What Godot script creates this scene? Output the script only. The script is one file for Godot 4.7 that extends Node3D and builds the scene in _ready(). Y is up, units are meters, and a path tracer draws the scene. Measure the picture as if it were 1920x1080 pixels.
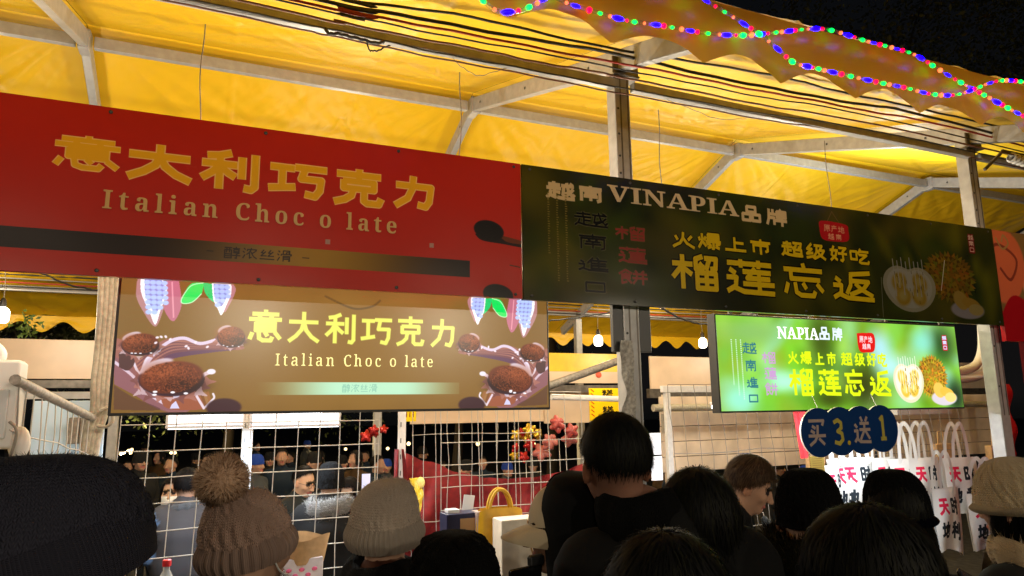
extends Node3D
# Night market: two snack stalls under a yellow tent, seen over the heads of the queue. Metres, y up, the stall front runs along x.

class MB:
	var v := PackedVector3Array()
	var n := PackedVector3Array()
	var uv := PackedVector2Array()
	var c := PackedColorArray()
	var idx := PackedInt32Array()
	var col := Color(1, 1, 1)
	func vert(p: Vector3, nn: Vector3, u := Vector2.ZERO) -> int:
		v.append(p); n.append(nn); uv.append(u); c.append(col)
		return v.size() - 1
	func tri(a: int, b: int, d: int) -> void:
		if (v[d] - v[a]).cross(v[b] - v[a]).dot(n[a] + n[b] + n[d]) < 0.0:
			idx.append_array([a, d, b])
		else:
			idx.append_array([a, b, d])
	func quad(a: int, b: int, d: int, e: int) -> void:
		tri(a, b, d); tri(a, d, e)
	func box(t: Transform3D, s: Vector3, bev := 0.0) -> void:
		var h := s * 0.5
		bev = minf(bev, minf(h.x, minf(h.y, h.z)) * 0.9)
		var id := {}
		for sx in [-1, 1]:
			for sy in [-1, 1]:
				for sz in [-1, 1]:
					var k := Vector3(sx, sy, sz)
					for ax in 3:
						var p := Vector3.ZERO
						var nn := Vector3.ZERO
						for q in 3:
							p[q] = k[q] * (h[q] if q == ax else h[q] - bev)
						nn[ax] = k[ax]
						var u := Vector2((p.x / s.x + 0.5), 0.5 - p.y / s.y)
						if ax == 0: u.x = p.z / s.z + 0.5
						if ax == 1: u.y = p.z / s.z + 0.5
						id[[sx, sy, sz, ax]] = vert(t * p, (t.basis * nn).normalized(), u)
		for ax in 3:
			var a1 := (ax + 1) % 3
			var a2 := (ax + 2) % 3
			for s0 in [-1, 1]:
				var q := []
				for w in [[-1, -1], [1, -1], [1, 1], [-1, 1]]:
					var k := [0, 0, 0, ax]
					k[ax] = s0; k[a1] = w[0]; k[a2] = w[1]
					q.append(id[k])
				quad(q[0], q[1], q[2], q[3])
			if bev > 0.0:
				for s1 in [-1, 1]:
					for s2 in [-1, 1]:
						var q := []
						for w in [[-1, a1], [1, a1], [1, a2], [-1, a2]]:
							var k := [0, 0, 0, w[1]]
							k[ax] = w[0]; k[a1] = s1; k[a2] = s2
							q.append(id[k])
						quad(q[0], q[1], q[2], q[3])
		if bev > 0.0:
			for sx in [-1, 1]:
				for sy in [-1, 1]:
					for sz in [-1, 1]:
						tri(id[[sx, sy, sz, 0]], id[[sx, sy, sz, 1]], id[[sx, sy, sz, 2]])
	func tube(path: Array, r: float, sides := 6, r2 := -1.0, flat := 1.0, closed_ends := true) -> void:
		var up := Vector3.UP
		var rings := []
		var m := path.size()
		var side := Vector3.ZERO
		for i in m:
			var d: Vector3 = (path[mini(i + 1, m - 1)] - path[maxi(i - 1, 0)]).normalized()
			if side == Vector3.ZERO:
				side = d.cross(up) if absf(d.dot(up)) < 0.95 else d.cross(Vector3.RIGHT)
			side = (side - d * side.dot(d)).normalized()
			var o := d.cross(side)
			var rr := r if r2 < 0.0 else lerpf(r, r2, float(i) / (m - 1))
			var ring := []
			for k in sides + 1:
				var a := TAU * k / sides
				var nn := side * cos(a) + o * sin(a) * flat
				ring.append(vert(path[i] + nn * rr, nn.normalized(), Vector2(float(k) / sides, float(i) / (m - 1))))
			rings.append(ring)
		for i in m - 1:
			for k in sides:
				quad(rings[i][k], rings[i][k + 1], rings[i + 1][k + 1], rings[i + 1][k])
		if closed_ends:
			for e in [0, m - 1]:
				var d: Vector3 = (path[0] - path[1]).normalized() if e == 0 else (path[m - 1] - path[m - 2]).normalized()
				var mid := vert(path[e], d)
				var last := -1
				for k in sides + 1:
					var q := vert(v[rings[e][k]], d)
					if last >= 0: tri(mid, last, q)
					last = q
	func lathe(t: Transform3D, prof: Array, seg := 16) -> void:
		var rings := []
		var m := prof.size()
		for i in m:
			var d: Vector2 = prof[mini(i + 1, m - 1)] - prof[maxi(i - 1, 0)]
			var nn2 := Vector2(d.y, -d.x).normalized()
			var ring := []
			for k in seg + 1:
				var a := TAU * k / seg
				var dir := Vector3(cos(a), 0, sin(a))
				ring.append(vert(t * (dir * prof[i].x + Vector3.UP * prof[i].y), (t.basis * (dir * nn2.x + Vector3.UP * nn2.y)).normalized(), Vector2(float(k) / seg, float(i) / (m - 1))))
			rings.append(ring)
		for i in m - 1:
			for k in seg:
				quad(rings[i][k], rings[i][k + 1], rings[i + 1][k + 1], rings[i + 1][k])
	func sheet(nu: int, nv: int, f: Callable) -> void:  # f(u, v) -> Vector3 on a grid, smooth normals
		var base := v.size()
		for j in nv + 1:
			for i in nu + 1:
				var u := Vector2(float(i) / nu, float(j) / nv)
				vert(f.call(u.x, u.y), Vector3.ZERO, u)
		for j in nv:
			for i in nu:
				var a := base + j * (nu + 1) + i
				for q in [[a, a + 1, a + nu + 2], [a, a + nu + 2, a + nu + 1]]:
					var g := (v[q[2]] - v[q[0]]).cross(v[q[1]] - v[q[0]])
					idx.append_array(q)
					for w in q: n[w] += g
		for k in range(base, v.size()):
			n[k] = n[k].normalized() if n[k].length_squared() > 1e-20 else Vector3.UP
	func ball(t: Transform3D, r: Vector3, seg := 12, rings := 8) -> void:
		var ids := []
		for j in rings + 1:
			var row := []
			var b := PI * j / rings
			for k in seg + 1:
				var a := TAU * k / seg
				var d := Vector3(sin(b) * cos(a), cos(b), sin(b) * sin(a))
				row.append(vert(t * (d * r), (t.basis * (d / r)).normalized(), Vector2(float(k) / seg, float(j) / rings)))
			ids.append(row)
		for j in rings:
			for k in seg:
				if j > 0: tri(ids[j][k], ids[j][k + 1], ids[j + 1][k])
				if j < rings - 1: tri(ids[j][k + 1], ids[j + 1][k + 1], ids[j + 1][k])
	func mesh() -> ArrayMesh:
		var a := []
		a.resize(Mesh.ARRAY_MAX)
		a[Mesh.ARRAY_VERTEX] = v; a[Mesh.ARRAY_NORMAL] = n; a[Mesh.ARRAY_TEX_UV] = uv; a[Mesh.ARRAY_COLOR] = c; a[Mesh.ARRAY_INDEX] = idx
		var m := ArrayMesh.new()
		m.add_surface_from_arrays(Mesh.PRIMITIVE_TRIANGLES, a)
		return m

var used := {}
var rng := RandomNumberGenerator.new()
var M := {}

func numbered(called: String) -> String:
	used[called] = used.get(called, -1) + 1
	return called if used[called] == 0 else "%s_%03d" % [called, used[called]]

func tag(o: Node, label: String, category: String, group := "") -> Node:
	o.set_meta("label", label); o.set_meta("category", category)
	if group != "": o.set_meta("group", group)
	return o

func thing(called: String, at: Vector3, label: String, category: String, group := "", turn := 0.0) -> Node3D:
	var o := Node3D.new()
	o.name = numbered(called)
	add_child(o)
	o.position = at
	o.rotation.y = turn
	tag(o, label, category, group)
	return o

func put(called: String, mesh: Mesh, m: Material, parent: Node = null, at := Vector3.ZERO) -> MeshInstance3D:
	var o := MeshInstance3D.new()
	o.mesh = mesh
	o.material_override = m
	o.position = at
	if parent == null or parent == self:
		o.name = numbered(called)
		add_child(o)
	else:
		o.name = called
		parent.add_child(o, true)
	return o

func lin(r: float, g: float, b: float, a := 1.0) -> Color:
	var k := Color(r, g, b).linear_to_srgb()
	k.a = a
	return k

func mt(color: Color, rough := 0.7, metal := 0.0) -> StandardMaterial3D:
	var m := StandardMaterial3D.new()
	m.albedo_color = color
	m.roughness = rough
	m.metallic = metal
	m.cull_mode = BaseMaterial3D.CULL_DISABLED
	return m

func noise_tex(freq: float, sd: int, a: Color, b: Color, size := 256, oct := 4) -> NoiseTexture2D:
	var f := FastNoiseLite.new()
	f.seed = sd; f.frequency = freq; f.fractal_octaves = oct
	var t := NoiseTexture2D.new()
	t.width = size; t.height = size; t.seamless = true; t.noise = f
	var g := Gradient.new()
	g.set_color(0, a); g.set_color(1, b)
	t.color_ramp = g
	return t

func worn(m: StandardMaterial3D, freq: float, sd: int, lo: float, scale: float, bump := 0.0) -> StandardMaterial3D:  # patches of tone and a fine grain
	m.albedo_texture = noise_tex(freq, sd, Color(lo, lo, lo), Color(1, 1, 1))
	m.uv1_triplanar = true
	m.uv1_scale = Vector3.ONE * scale
	if bump > 0.0:
		m.heightmap_enabled = true
		m.heightmap_scale = bump
		m.heightmap_texture = noise_tex(freq * 3.0, sd + 7, Color(0, 0, 0), Color(1, 1, 1))
	return m

func glow(color: Color, energy: float) -> StandardMaterial3D:
	var m := mt(Color(0.9, 0.9, 0.9), 0.4)
	m.emission_enabled = true
	m.emission = color
	m.emission_energy_multiplier = energy
	return m

func tf(at: Vector3, e := Vector3.ZERO) -> Transform3D:
	return Transform3D(Basis.from_euler(e), at)

func bar(m: MB, a: Vector3, b: Vector3, w: float, h: float, bev := 0.004) -> void:  # a box beam from a to b: w across, h upright
	var d := b - a
	var z := d.normalized()
	var x := z.cross(Vector3.UP)
	x = x.normalized() if x.length() > 0.01 else Vector3.RIGHT
	var y := x.cross(z)
	m.box(Transform3D(Basis(x, y, -z), (a + b) * 0.5), Vector3(w, h, d.length()), bev)

func sag(a: Vector3, b: Vector3, drop: float, steps := 12, wob := 0.0) -> Array:
	var p := []
	for i in steps + 1:
		var t := float(i) / steps
		p.append(a.lerp(b, t) + Vector3(rng.randf_range(-wob, wob), -drop * 4.0 * t * (1.0 - t) + rng.randf_range(-wob, wob), rng.randf_range(-wob, wob)))
	return p

func spline(pts: Array, per := 6) -> Array:
	var out := []
	for i in pts.size() - 1:
		var p0: Vector3 = pts[maxi(i - 1, 0)]
		var p3: Vector3 = pts[mini(i + 2, pts.size() - 1)]
		for k in per:
			out.append((pts[i] as Vector3).cubic_interpolate(pts[i + 1], p0, p3, float(k) / per))
	out.append(pts[-1])
	return out

# ---- lettering: strokes of each character in a 100 x 100 square
const WALK := "10,30 20,40;4,52 22,52 20,76 4,90;18,80 36,90 98,92;"
const RUN := "26,4 26,40;8,18 46,18;2,38 50,38;28,40 28,84;28,60 46,60;16,52 12,76 2,94;12,78 30,88 60,92 98,92;"
const WATER := "10,8 20,18;4,34 14,44;4,92 18,62;"
const WOOD := "4,28 44,28;24,4 24,96;24,32 4,66;26,40 42,56;"
const GRASS := "6,12 94,12;32,2 32,22;68,2 68,22;"
var G := {
	"意": "50,2 50,12;14,14 86,14;32,18 36,28;68,18 64,28;6,30 94,30;24,40 76,40 76,64 24,64 24,40;24,52 76,52;14,72 8,90;32,70 34,88 44,94 66,94 70,84;50,70 56,80;78,70 92,88",
	"大": "8,34 92,34;50,4 50,34 44,58 28,78 8,94;50,34 58,60 74,80 94,94",
	"利": "48,4 30,12 12,15;4,34 58,34;31,13 31,96;31,36 20,56 4,72;33,42 46,56 56,64;68,14 68,66;90,4 90,86 84,94 74,92",
	"巧": "4,16 42,16;23,16 23,72;2,78 44,70;46,12 98,12;62,12 56,44 90,44 88,74 80,92 64,88",
	"克": "50,2 50,30;10,16 90,16;22,34 78,34 78,54 22,54 22,34;40,54 36,74 24,86 6,94;60,54 60,86 66,92 88,92 92,78",
	"力": "10,32 86,32 82,76 74,92 58,88;46,4 44,40 34,70 8,94",
	"醇": "4,10 48,10;18,10 18,28;34,10 34,28;6,28 46,28 46,94 6,94 6,28;18,28 16,50;34,28 34,48;8,62 44,62;8,78 44,78;74,2 74,12;54,14 96,14;60,24 90,24 90,40 60,40 60,24;58,50 92,50 76,62;76,62 76,94 66,92;52,72 98,72",
	"浓": WATER + "34,16 92,16 88,30;34,16 32,30;60,4 54,24 44,44 28,60;48,46 48,90 62,80;84,32 66,48;56,34 68,62 78,78 96,92",
	"丝": "28,8 12,34 30,36;40,22 10,62 46,60;74,8 58,34 76,36;88,22 56,62 94,60;4,88 96,88",
	"滑": WATER + "42,6 84,6 84,34;42,6 42,34;62,20 82,20;62,20 62,34;30,36 96,36 92,48;30,36 28,48;42,52 84,52 84,92 76,90;42,52 42,96;42,64 84,64;42,77 84,77",
	"越": RUN + "54,20 96,20;62,20 58,70 76,60;72,4 78,50 92,78 98,66;94,36 82,60 62,82;84,6 92,14",
	"南": "50,2 50,28;8,16 92,16;14,96 14,30 86,30 86,88 76,94;36,36 42,46;64,36 58,46;28,50 72,50;24,66 76,66;50,50 50,92",
	"品": "28,6 72,6 72,40 28,40 28,6;6,54 44,54 44,94 6,94 6,54;56,54 94,54 94,94 56,94 56,54",
	"牌": "14,4 12,60 4,94;14,32 44,32;32,4 32,32;14,54 38,54 38,94;72,2 66,12;52,14 94,14 94,48 52,48 52,14;52,31 94,31;72,14 66,54 50,66;46,68 98,68;76,54 76,98",
	"火": "50,4 48,40 36,70 8,94;50,40 64,70 94,94;18,28 26,50;84,24 70,48",
	"爆": "20,4 20,50 4,92;22,54 36,80;6,28 10,46;36,22 28,42;46,4 92,4 92,26 46,26 46,4;46,15 92,15;42,36 96,36;58,28 58,50;78,28 78,50;36,50 100,50;56,50 40,68;80,50 98,66;69,54 69,92 62,92;48,66 58,76;90,64 80,74;44,90 60,80;78,80 94,90",
	"上": "46,6 46,88;46,40 84,40;6,90 94,90",
	"市": "50,2 52,16;6,22 94,22;18,86 18,40 82,40 82,74 72,80;50,22 50,98",
	"超": RUN + "54,12 92,12 88,40 78,36;70,12 66,34 50,48;58,54 92,54 92,80 58,80 58,54",
	"级": "30,4 8,36 30,36 6,66 36,60;4,90 38,80;44,12 82,12 70,40 92,40 80,66 42,94;56,14 54,52 36,92;58,42 72,72 98,94",
	"好": "24,4 14,40 10,60 42,90;40,24 34,60 4,94;2,30 46,30;54,12 94,12 74,36;74,36 76,84 70,94 60,88;48,48 98,48",
	"吃": "4,20 34,20 34,72 4,72 4,20;56,2 40,34;52,18 96,18;46,40 86,40 50,78 48,88 56,94 92,94 96,78",
	"榴": WOOD + "66,4 52,12 52,40 70,34;60,24 68,36;72,8 96,8 94,36 84,38;82,8 74,40;54,50 94,50 94,94 54,94 54,50;54,72 94,72;74,50 74,94",
	"莲": GRASS + WALK + "36,34 92,34;60,24 44,52 90,52;36,68 98,68;68,42 68,86",
	"蓮": GRASS + WALK + "38,32 94,32;44,42 88,42 88,66 44,66 44,42;44,54 88,54;36,76 98,76;66,24 66,88",
	"忘": "50,2 52,14;8,20 92,20;22,22 22,46 86,46;14,60 8,86;30,58 32,84 42,92 70,92 74,80;48,58 54,72;80,58 92,78",
	"返": WALK + "92,8 44,16;46,16 44,50 34,76;46,36 88,36 74,60 42,80;56,44 70,62 96,80",
	"進": WALK + "50,8 32,44;44,30 44,82;62,6 68,18;44,26 94,26;44,44 90,44;44,60 90,60;44,78 98,78;68,26 68,78",
	"口": "14,18 86,18 86,84 14,84 14,18",
	"餅": "24,2 2,30;24,2 46,24;24,20 26,28;12,32 38,32 38,58 12,58 12,32;12,45 38,45;12,58 12,92 28,82;30,62 44,88;58,4 64,18;88,4 80,18;50,26 98,26;48,54 100,54;64,26 62,60 50,92;84,26 84,96",
	"原": "12,8 96,8;16,8 14,60 4,94;56,12 50,22;32,24 84,24 84,52 32,52 32,24;32,38 84,38;58,52 58,92 48,88;38,62 26,84;76,62 92,82",
	"产": "50,2 54,12;10,16 90,16;30,22 36,36;70,22 62,36;8,42 94,42;18,42 16,66 4,94",
	"地": "4,34 40,34;22,8 22,76;2,82 42,72;46,42 92,28 90,62 82,64;68,4 68,72;52,22 52,84 60,92 92,90 96,74",
	"买": "8,10 90,10 82,26;26,28 42,36;18,44 36,52;4,62 96,62;56,26 52,62 36,80 8,94;60,72 88,92",
	"送": WALK + "46,4 54,18;84,4 74,18;40,26 92,26;36,48 98,48;66,26 64,50 38,82;68,50 92,80",
	"天": "12,12 88,12;6,44 94,44;50,12 48,50 34,76 6,94;52,46 66,74 94,94",
	"时": "6,14 38,14 38,82 6,82 6,14;6,48 38,48;46,28 98,28;80,4 80,88 68,92;56,46 66,62",
	"糕": "20,4 20,96;2,36 40,36;6,12 12,28;36,10 28,28;20,42 4,70;22,44 38,62;52,4 60,14;86,4 78,14;48,18 94,18;52,32 90,32;44,46 98,46;70,18 70,46;58,46 40,70;54,64 92,64;48,80 50,94;64,78 66,92;78,78 82,92;90,76 98,92",
	"3": "20,16 52,8 76,18 76,36 46,48 78,56 82,78 56,92 20,86",
	"1": "32,20 54,10 54,90;32,90 76,90",
	".": "44,88 56,88",
}

func stamp(im: Image, ch: String, x: float, y: float, w: float, h: float, thick: float, col: Color) -> void:
	for s in (G[ch] as String).split(";", false):
		var pts := []
		for p in s.split(" ", false):
			var q := p.split(",")
			pts.append(Vector2(x + float(q[0]) * w / 100.0, y + float(q[1]) * h / 100.0))
		line(im, pts, thick, col)

func line(im: Image, pts: Array, thick: float, col: Color) -> void:
	var r := thick * 0.5
	for i in pts.size() - 1:
		var a: Vector2 = pts[i]
		var b: Vector2 = pts[i + 1]
		var L := maxf(a.distance_to(b), 0.01)
		var d := (b - a) / L
		for py in range(maxi(0, int(minf(a.y, b.y) - r - 1)), mini(im.get_height() - 1, int(maxf(a.y, b.y) + r + 1)) + 1):
			for px in range(maxi(0, int(minf(a.x, b.x) - r - 1)), mini(im.get_width() - 1, int(maxf(a.x, b.x) + r + 1)) + 1):
				var q := Vector2(px + 0.5, py + 0.5) - a
				var t := q.dot(d)
				var e := absf(q.cross(d))
				if e > r + 0.5: continue
				var k := 0.0
				if t >= -0.3 * r * float(i == 0) and t <= L + 0.3 * r * float(i == pts.size() - 2):
					k = clampf(r + 0.5 - e, 0.0, 1.0)
				elif (t < 0.0 and i > 0) or (t > L and i < pts.size() - 2):
					k = clampf(r + 0.5 - (q.length() if t < 0.0 else q.distance_to(b - a)), 0.0, 1.0)
				if k > 0.0:
					im.set_pixel(px, py, im.get_pixel(px, py).lerp(col, k * col.a))

func blob(im: Image, at: Vector2, rx: float, ry: float, col: Color, soft := 0.05, turn := 0.0) -> void:
	var R := maxf(rx, ry) * (1.0 + soft)
	for py in range(maxi(0, int(at.y - R)), mini(im.get_height() - 1, int(at.y + R)) + 1):
		for px in range(maxi(0, int(at.x - R)), mini(im.get_width() - 1, int(at.x + R)) + 1):
			var q := (Vector2(px + 0.5, py + 0.5) - at).rotated(-turn)
			var d := Vector2(q.x / rx, q.y / ry).length()
			var k := 1.0 - smoothstep(1.0 - soft, 1.0 + soft, d)
			if k > 0.0:
				im.set_pixel(px, py, im.get_pixel(px, py).lerp(col, k * col.a))

func poly(im: Image, pts: Array, col: Color) -> void:
	var box := Rect2(pts[0], Vector2.ZERO)
	for p in pts: box = box.expand(p)
	var pp := PackedVector2Array(pts)
	for py in range(maxi(0, int(box.position.y)), mini(im.get_height() - 1, int(box.end.y)) + 1):
		var xs := []
		var yy := py + 0.5
		for i in pp.size():
			var a := pp[i]
			var b := pp[(i + 1) % pp.size()]
			if (a.y <= yy) != (b.y <= yy):
				xs.append(a.x + (yy - a.y) / (b.y - a.y) * (b.x - a.x))
		xs.sort()
		for k in range(0, xs.size() - 1, 2):
			for px in range(maxi(0, int(round(xs[k]))), mini(im.get_width(), int(round(xs[k + 1])))):
				im.set_pixel(px, py, im.get_pixel(px, py).lerp(col, col.a))

func curve2(pts: Array, per := 8) -> Array:
	var out := []
	for i in pts.size() - 1:
		for k in per:
			out.append((pts[i] as Vector2).cubic_interpolate(pts[i + 1], pts[maxi(i - 1, 0)], pts[mini(i + 2, pts.size() - 1)], float(k) / per))
	out.append(pts[-1])
	return out

func lettering(text: String, size: float, spacing: float, serif: bool, bold: bool, depth := 0.002) -> TextMesh:
	var f := SystemFont.new()
	f.font_names = PackedStringArray(["Droid Serif" if serif else "Droid Sans"])
	f.font_weight = 700 if bold else 400
	var fv := FontVariation.new()
	fv.base_font = f
	fv.spacing_glyph = int(spacing)
	var t := TextMesh.new()
	t.font = fv
	t.text = text
	t.font_size = 64
	t.pixel_size = size / 64.0
	t.depth = depth
	t.horizontal_alignment = HORIZONTAL_ALIGNMENT_LEFT
	t.vertical_alignment = VERTICAL_ALIGNMENT_BOTTOM
	return t

func _ready() -> void:
	rng.seed = 11
	var cam := Camera3D.new()
	cam.name = "camera"
	cam.position = Vector3(0, 1.9, 0)
	cam.rotation_degrees = Vector3(9.75, -23.56, -0.75)
	cam.fov = 45.12
	cam.near = 0.05
	cam.far = 300.0
	cam.current = true
	add_child(cam)
	var env := Environment.new()
	env.background_mode = Environment.BG_SKY
	var sk := ProceduralSkyMaterial.new()
	sk.sky_top_color = Color(0.035, 0.04, 0.05)
	sk.sky_horizon_color = Color(0.07, 0.065, 0.065)
	sk.ground_bottom_color = Color(0.02, 0.02, 0.02)
	sk.ground_horizon_color = Color(0.05, 0.05, 0.05)
	var sky := Sky.new()
	sky.sky_material = sk
	env.sky = sky
	env.background_energy_multiplier = 1.0
	env.tonemap_mode = Environment.TONE_MAPPER_LINEAR
	env.tonemap_exposure = 1.0
	env.sdfgi_enabled = true
	env.ssao_enabled = true
	env.ssil_enabled = true
	var we := WorldEnvironment.new()
	we.name = "world"
	we.environment = env
	add_child(we)
	var moon := DirectionalLight3D.new()
	moon.name = "moon"
	moon.light_energy = 0.006
	moon.light_color = Color(0.75, 0.82, 1.0)
	moon.light_angular_distance = 0.5
	moon.shadow_enabled = true
	moon.rotation_degrees = Vector3(-55, 40, 0)
	add_child(moon)
	materials()
	ground()
	tent()
	cables()
	bulbs()
	print("structure ", Time.get_ticks_msec())
	banners()
	screens()
	print("signs ", Time.get_ticks_msec())
	back_stalls()
	mesh_panels()
	goods()
	left_corner()
	print("goods ", Time.get_ticks_msec())
	rope_lights()
	queue()
	print("queue ", Time.get_ticks_msec())
	beyond()
	trees()
	opposite_stall()
	print("done ", Time.get_ticks_msec())

func materials() -> void:
	var y := mt(lin(0.84, 0.51, 0.012), 0.43)
	y.metallic_specular = 0.45
	y.backlight_enabled = true
	y.backlight = lin(0.32, 0.13, 0.006)
	y.heightmap_enabled = true
	y.heightmap_scale = 0.02
	y.heightmap_texture = noise_tex(0.02, 5, Color(0, 0, 0), Color(1, 1, 1), 512)
	y.uv1_triplanar = true
	y.uv1_scale = Vector3.ONE * 1.3
	M.canvas = y
	M.alu = worn(mt(lin(0.40, 0.395, 0.39), 0.42, 0.2), 0.02, 3, 0.86, 2.0)
	M.alu_dark = worn(mt(lin(0.16, 0.14, 0.12), 0.4, 0.5), 0.02, 4, 0.7, 2.0)
	M.white_steel = worn(mt(lin(0.68, 0.68, 0.68), 0.4), 0.03, 8, 0.93, 3.0)
	M.wire = mt(lin(0.40, 0.385, 0.36), 0.42, 0.1)
	M.wire_thin = mt(lin(0.2, 0.18, 0.16), 0.4, 0.3)
	M.black = mt(lin(0.012, 0.012, 0.013), 0.5)
	M.black_rubber = mt(lin(0.015, 0.015, 0.016), 0.55)
	M.red_rubber = mt(lin(0.28, 0.02, 0.015), 0.5)
	M.brown_rubber = mt(lin(0.13, 0.05, 0.03), 0.5)
	M.grey_rubber = mt(lin(0.22, 0.2, 0.17), 0.5)
	M.white_plastic = mt(lin(0.72, 0.72, 0.7), 0.35)
	M.cream_plastic = worn(mt(lin(0.46, 0.43, 0.34), 0.5), 0.03, 51, 0.75, 4.0)
	M.dark_metal = mt(lin(0.05, 0.05, 0.05), 0.4, 0.6)
	M.asphalt = worn(mt(lin(0.06, 0.058, 0.055), 0.85), 0.05, 12, 0.5, 0.7, 0.3)
	M.peach = worn(mt(lin(0.72, 0.55, 0.40), 0.35), 0.012, 15, 0.9, 0.6)
	M.ply = worn(mt(lin(0.78, 0.65, 0.52), 0.6), 0.015, 17, 0.86, 0.8)
	M.kraft = worn(mt(lin(0.50, 0.31, 0.14), 0.75), 0.03, 19, 0.8, 3.0)
	M.tape = worn(mt(lin(0.6, 0.57, 0.5), 0.5), 0.03, 21, 0.6, 5.0)
	M.red_cloth = worn(mt(lin(0.27, 0.006, 0.010), 0.75), 0.03, 23, 0.7, 2.0, 0.1)
	var sk := mt(Color.WHITE, 0.55)
	sk.vertex_color_use_as_albedo = true
	M.vertex = sk
	var cl := mt(Color.WHITE, 0.85)
	cl.vertex_color_use_as_albedo = true
	cl.heightmap_enabled = true
	cl.heightmap_scale = 0.05
	cl.heightmap_texture = noise_tex(0.25, 31, Color(0, 0, 0), Color(1, 1, 1))
	cl.uv1_triplanar = true
	cl.uv1_scale = Vector3.ONE * 4.0
	cl.metallic_specular = 0.25
	M.cloth = cl
	var hr := mt(Color.WHITE, 0.6)
	hr.metallic_specular = 0.22
	hr.vertex_color_use_as_albedo = true
	M.hair = hr
	var kn := mt(Color.WHITE, 0.9)
	kn.vertex_color_use_as_albedo = true
	kn.heightmap_enabled = true
	var st := Image.create(64, 64, false, Image.FORMAT_RGBA8)
	for py in 64:
		for px in 64:
			var a := absf(px - 31.5) / 32.0  # two slanted legs of a V make one stitch
			var leg := fposmod(py / 64.0 + a * 0.55, 1.0)
			var hgt := sin(leg * PI) * pow(sin(clampf(a * 1.05, 0.0, 1.0) * PI), 0.6)
			st.set_pixel(px, py, Color(hgt, hgt, hgt))
	kn.heightmap_texture = ImageTexture.create_from_image(st)
	kn.heightmap_scale = 0.25
	kn.uv1_scale = Vector3(84, 30, 1)
	kn.rim_enabled = true
	kn.rim = 0.16
	kn.rim_tint = 0.5
	M.knit = kn
	var kd := kn.duplicate() as StandardMaterial3D
	kd.rim_enabled = false
	kd.metallic_specular = 0.15
	M.knit_dark = kd

func ground() -> void:
	var m := MB.new()
	m.sheet(60, 60, func(u: float, v: float): return Vector3((u - 0.5) * 160.0, 0.0, (v - 0.5) * 160.0))
	var o := put("ground", m.mesh(), M.asphalt)
	o.set_meta("kind", "structure")

const POSTS := [-3.97, -0.97, 2.06, 5.09, 8.12, 11.15]
const RIDGE := Vector2(4.72, -5.55)
const FRONT := Vector2(3.69, -2.25)
const REAR := Vector2(3.08, -10.0)

func roof_y(z: float) -> float:
	if z > RIDGE.y:
		return lerpf(FRONT.x, RIDGE.x, (z - FRONT.y) / (RIDGE.y - FRONT.y))
	return lerpf(REAR.x, RIDGE.x, (z - REAR.y) / (RIDGE.y - REAR.y))

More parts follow.
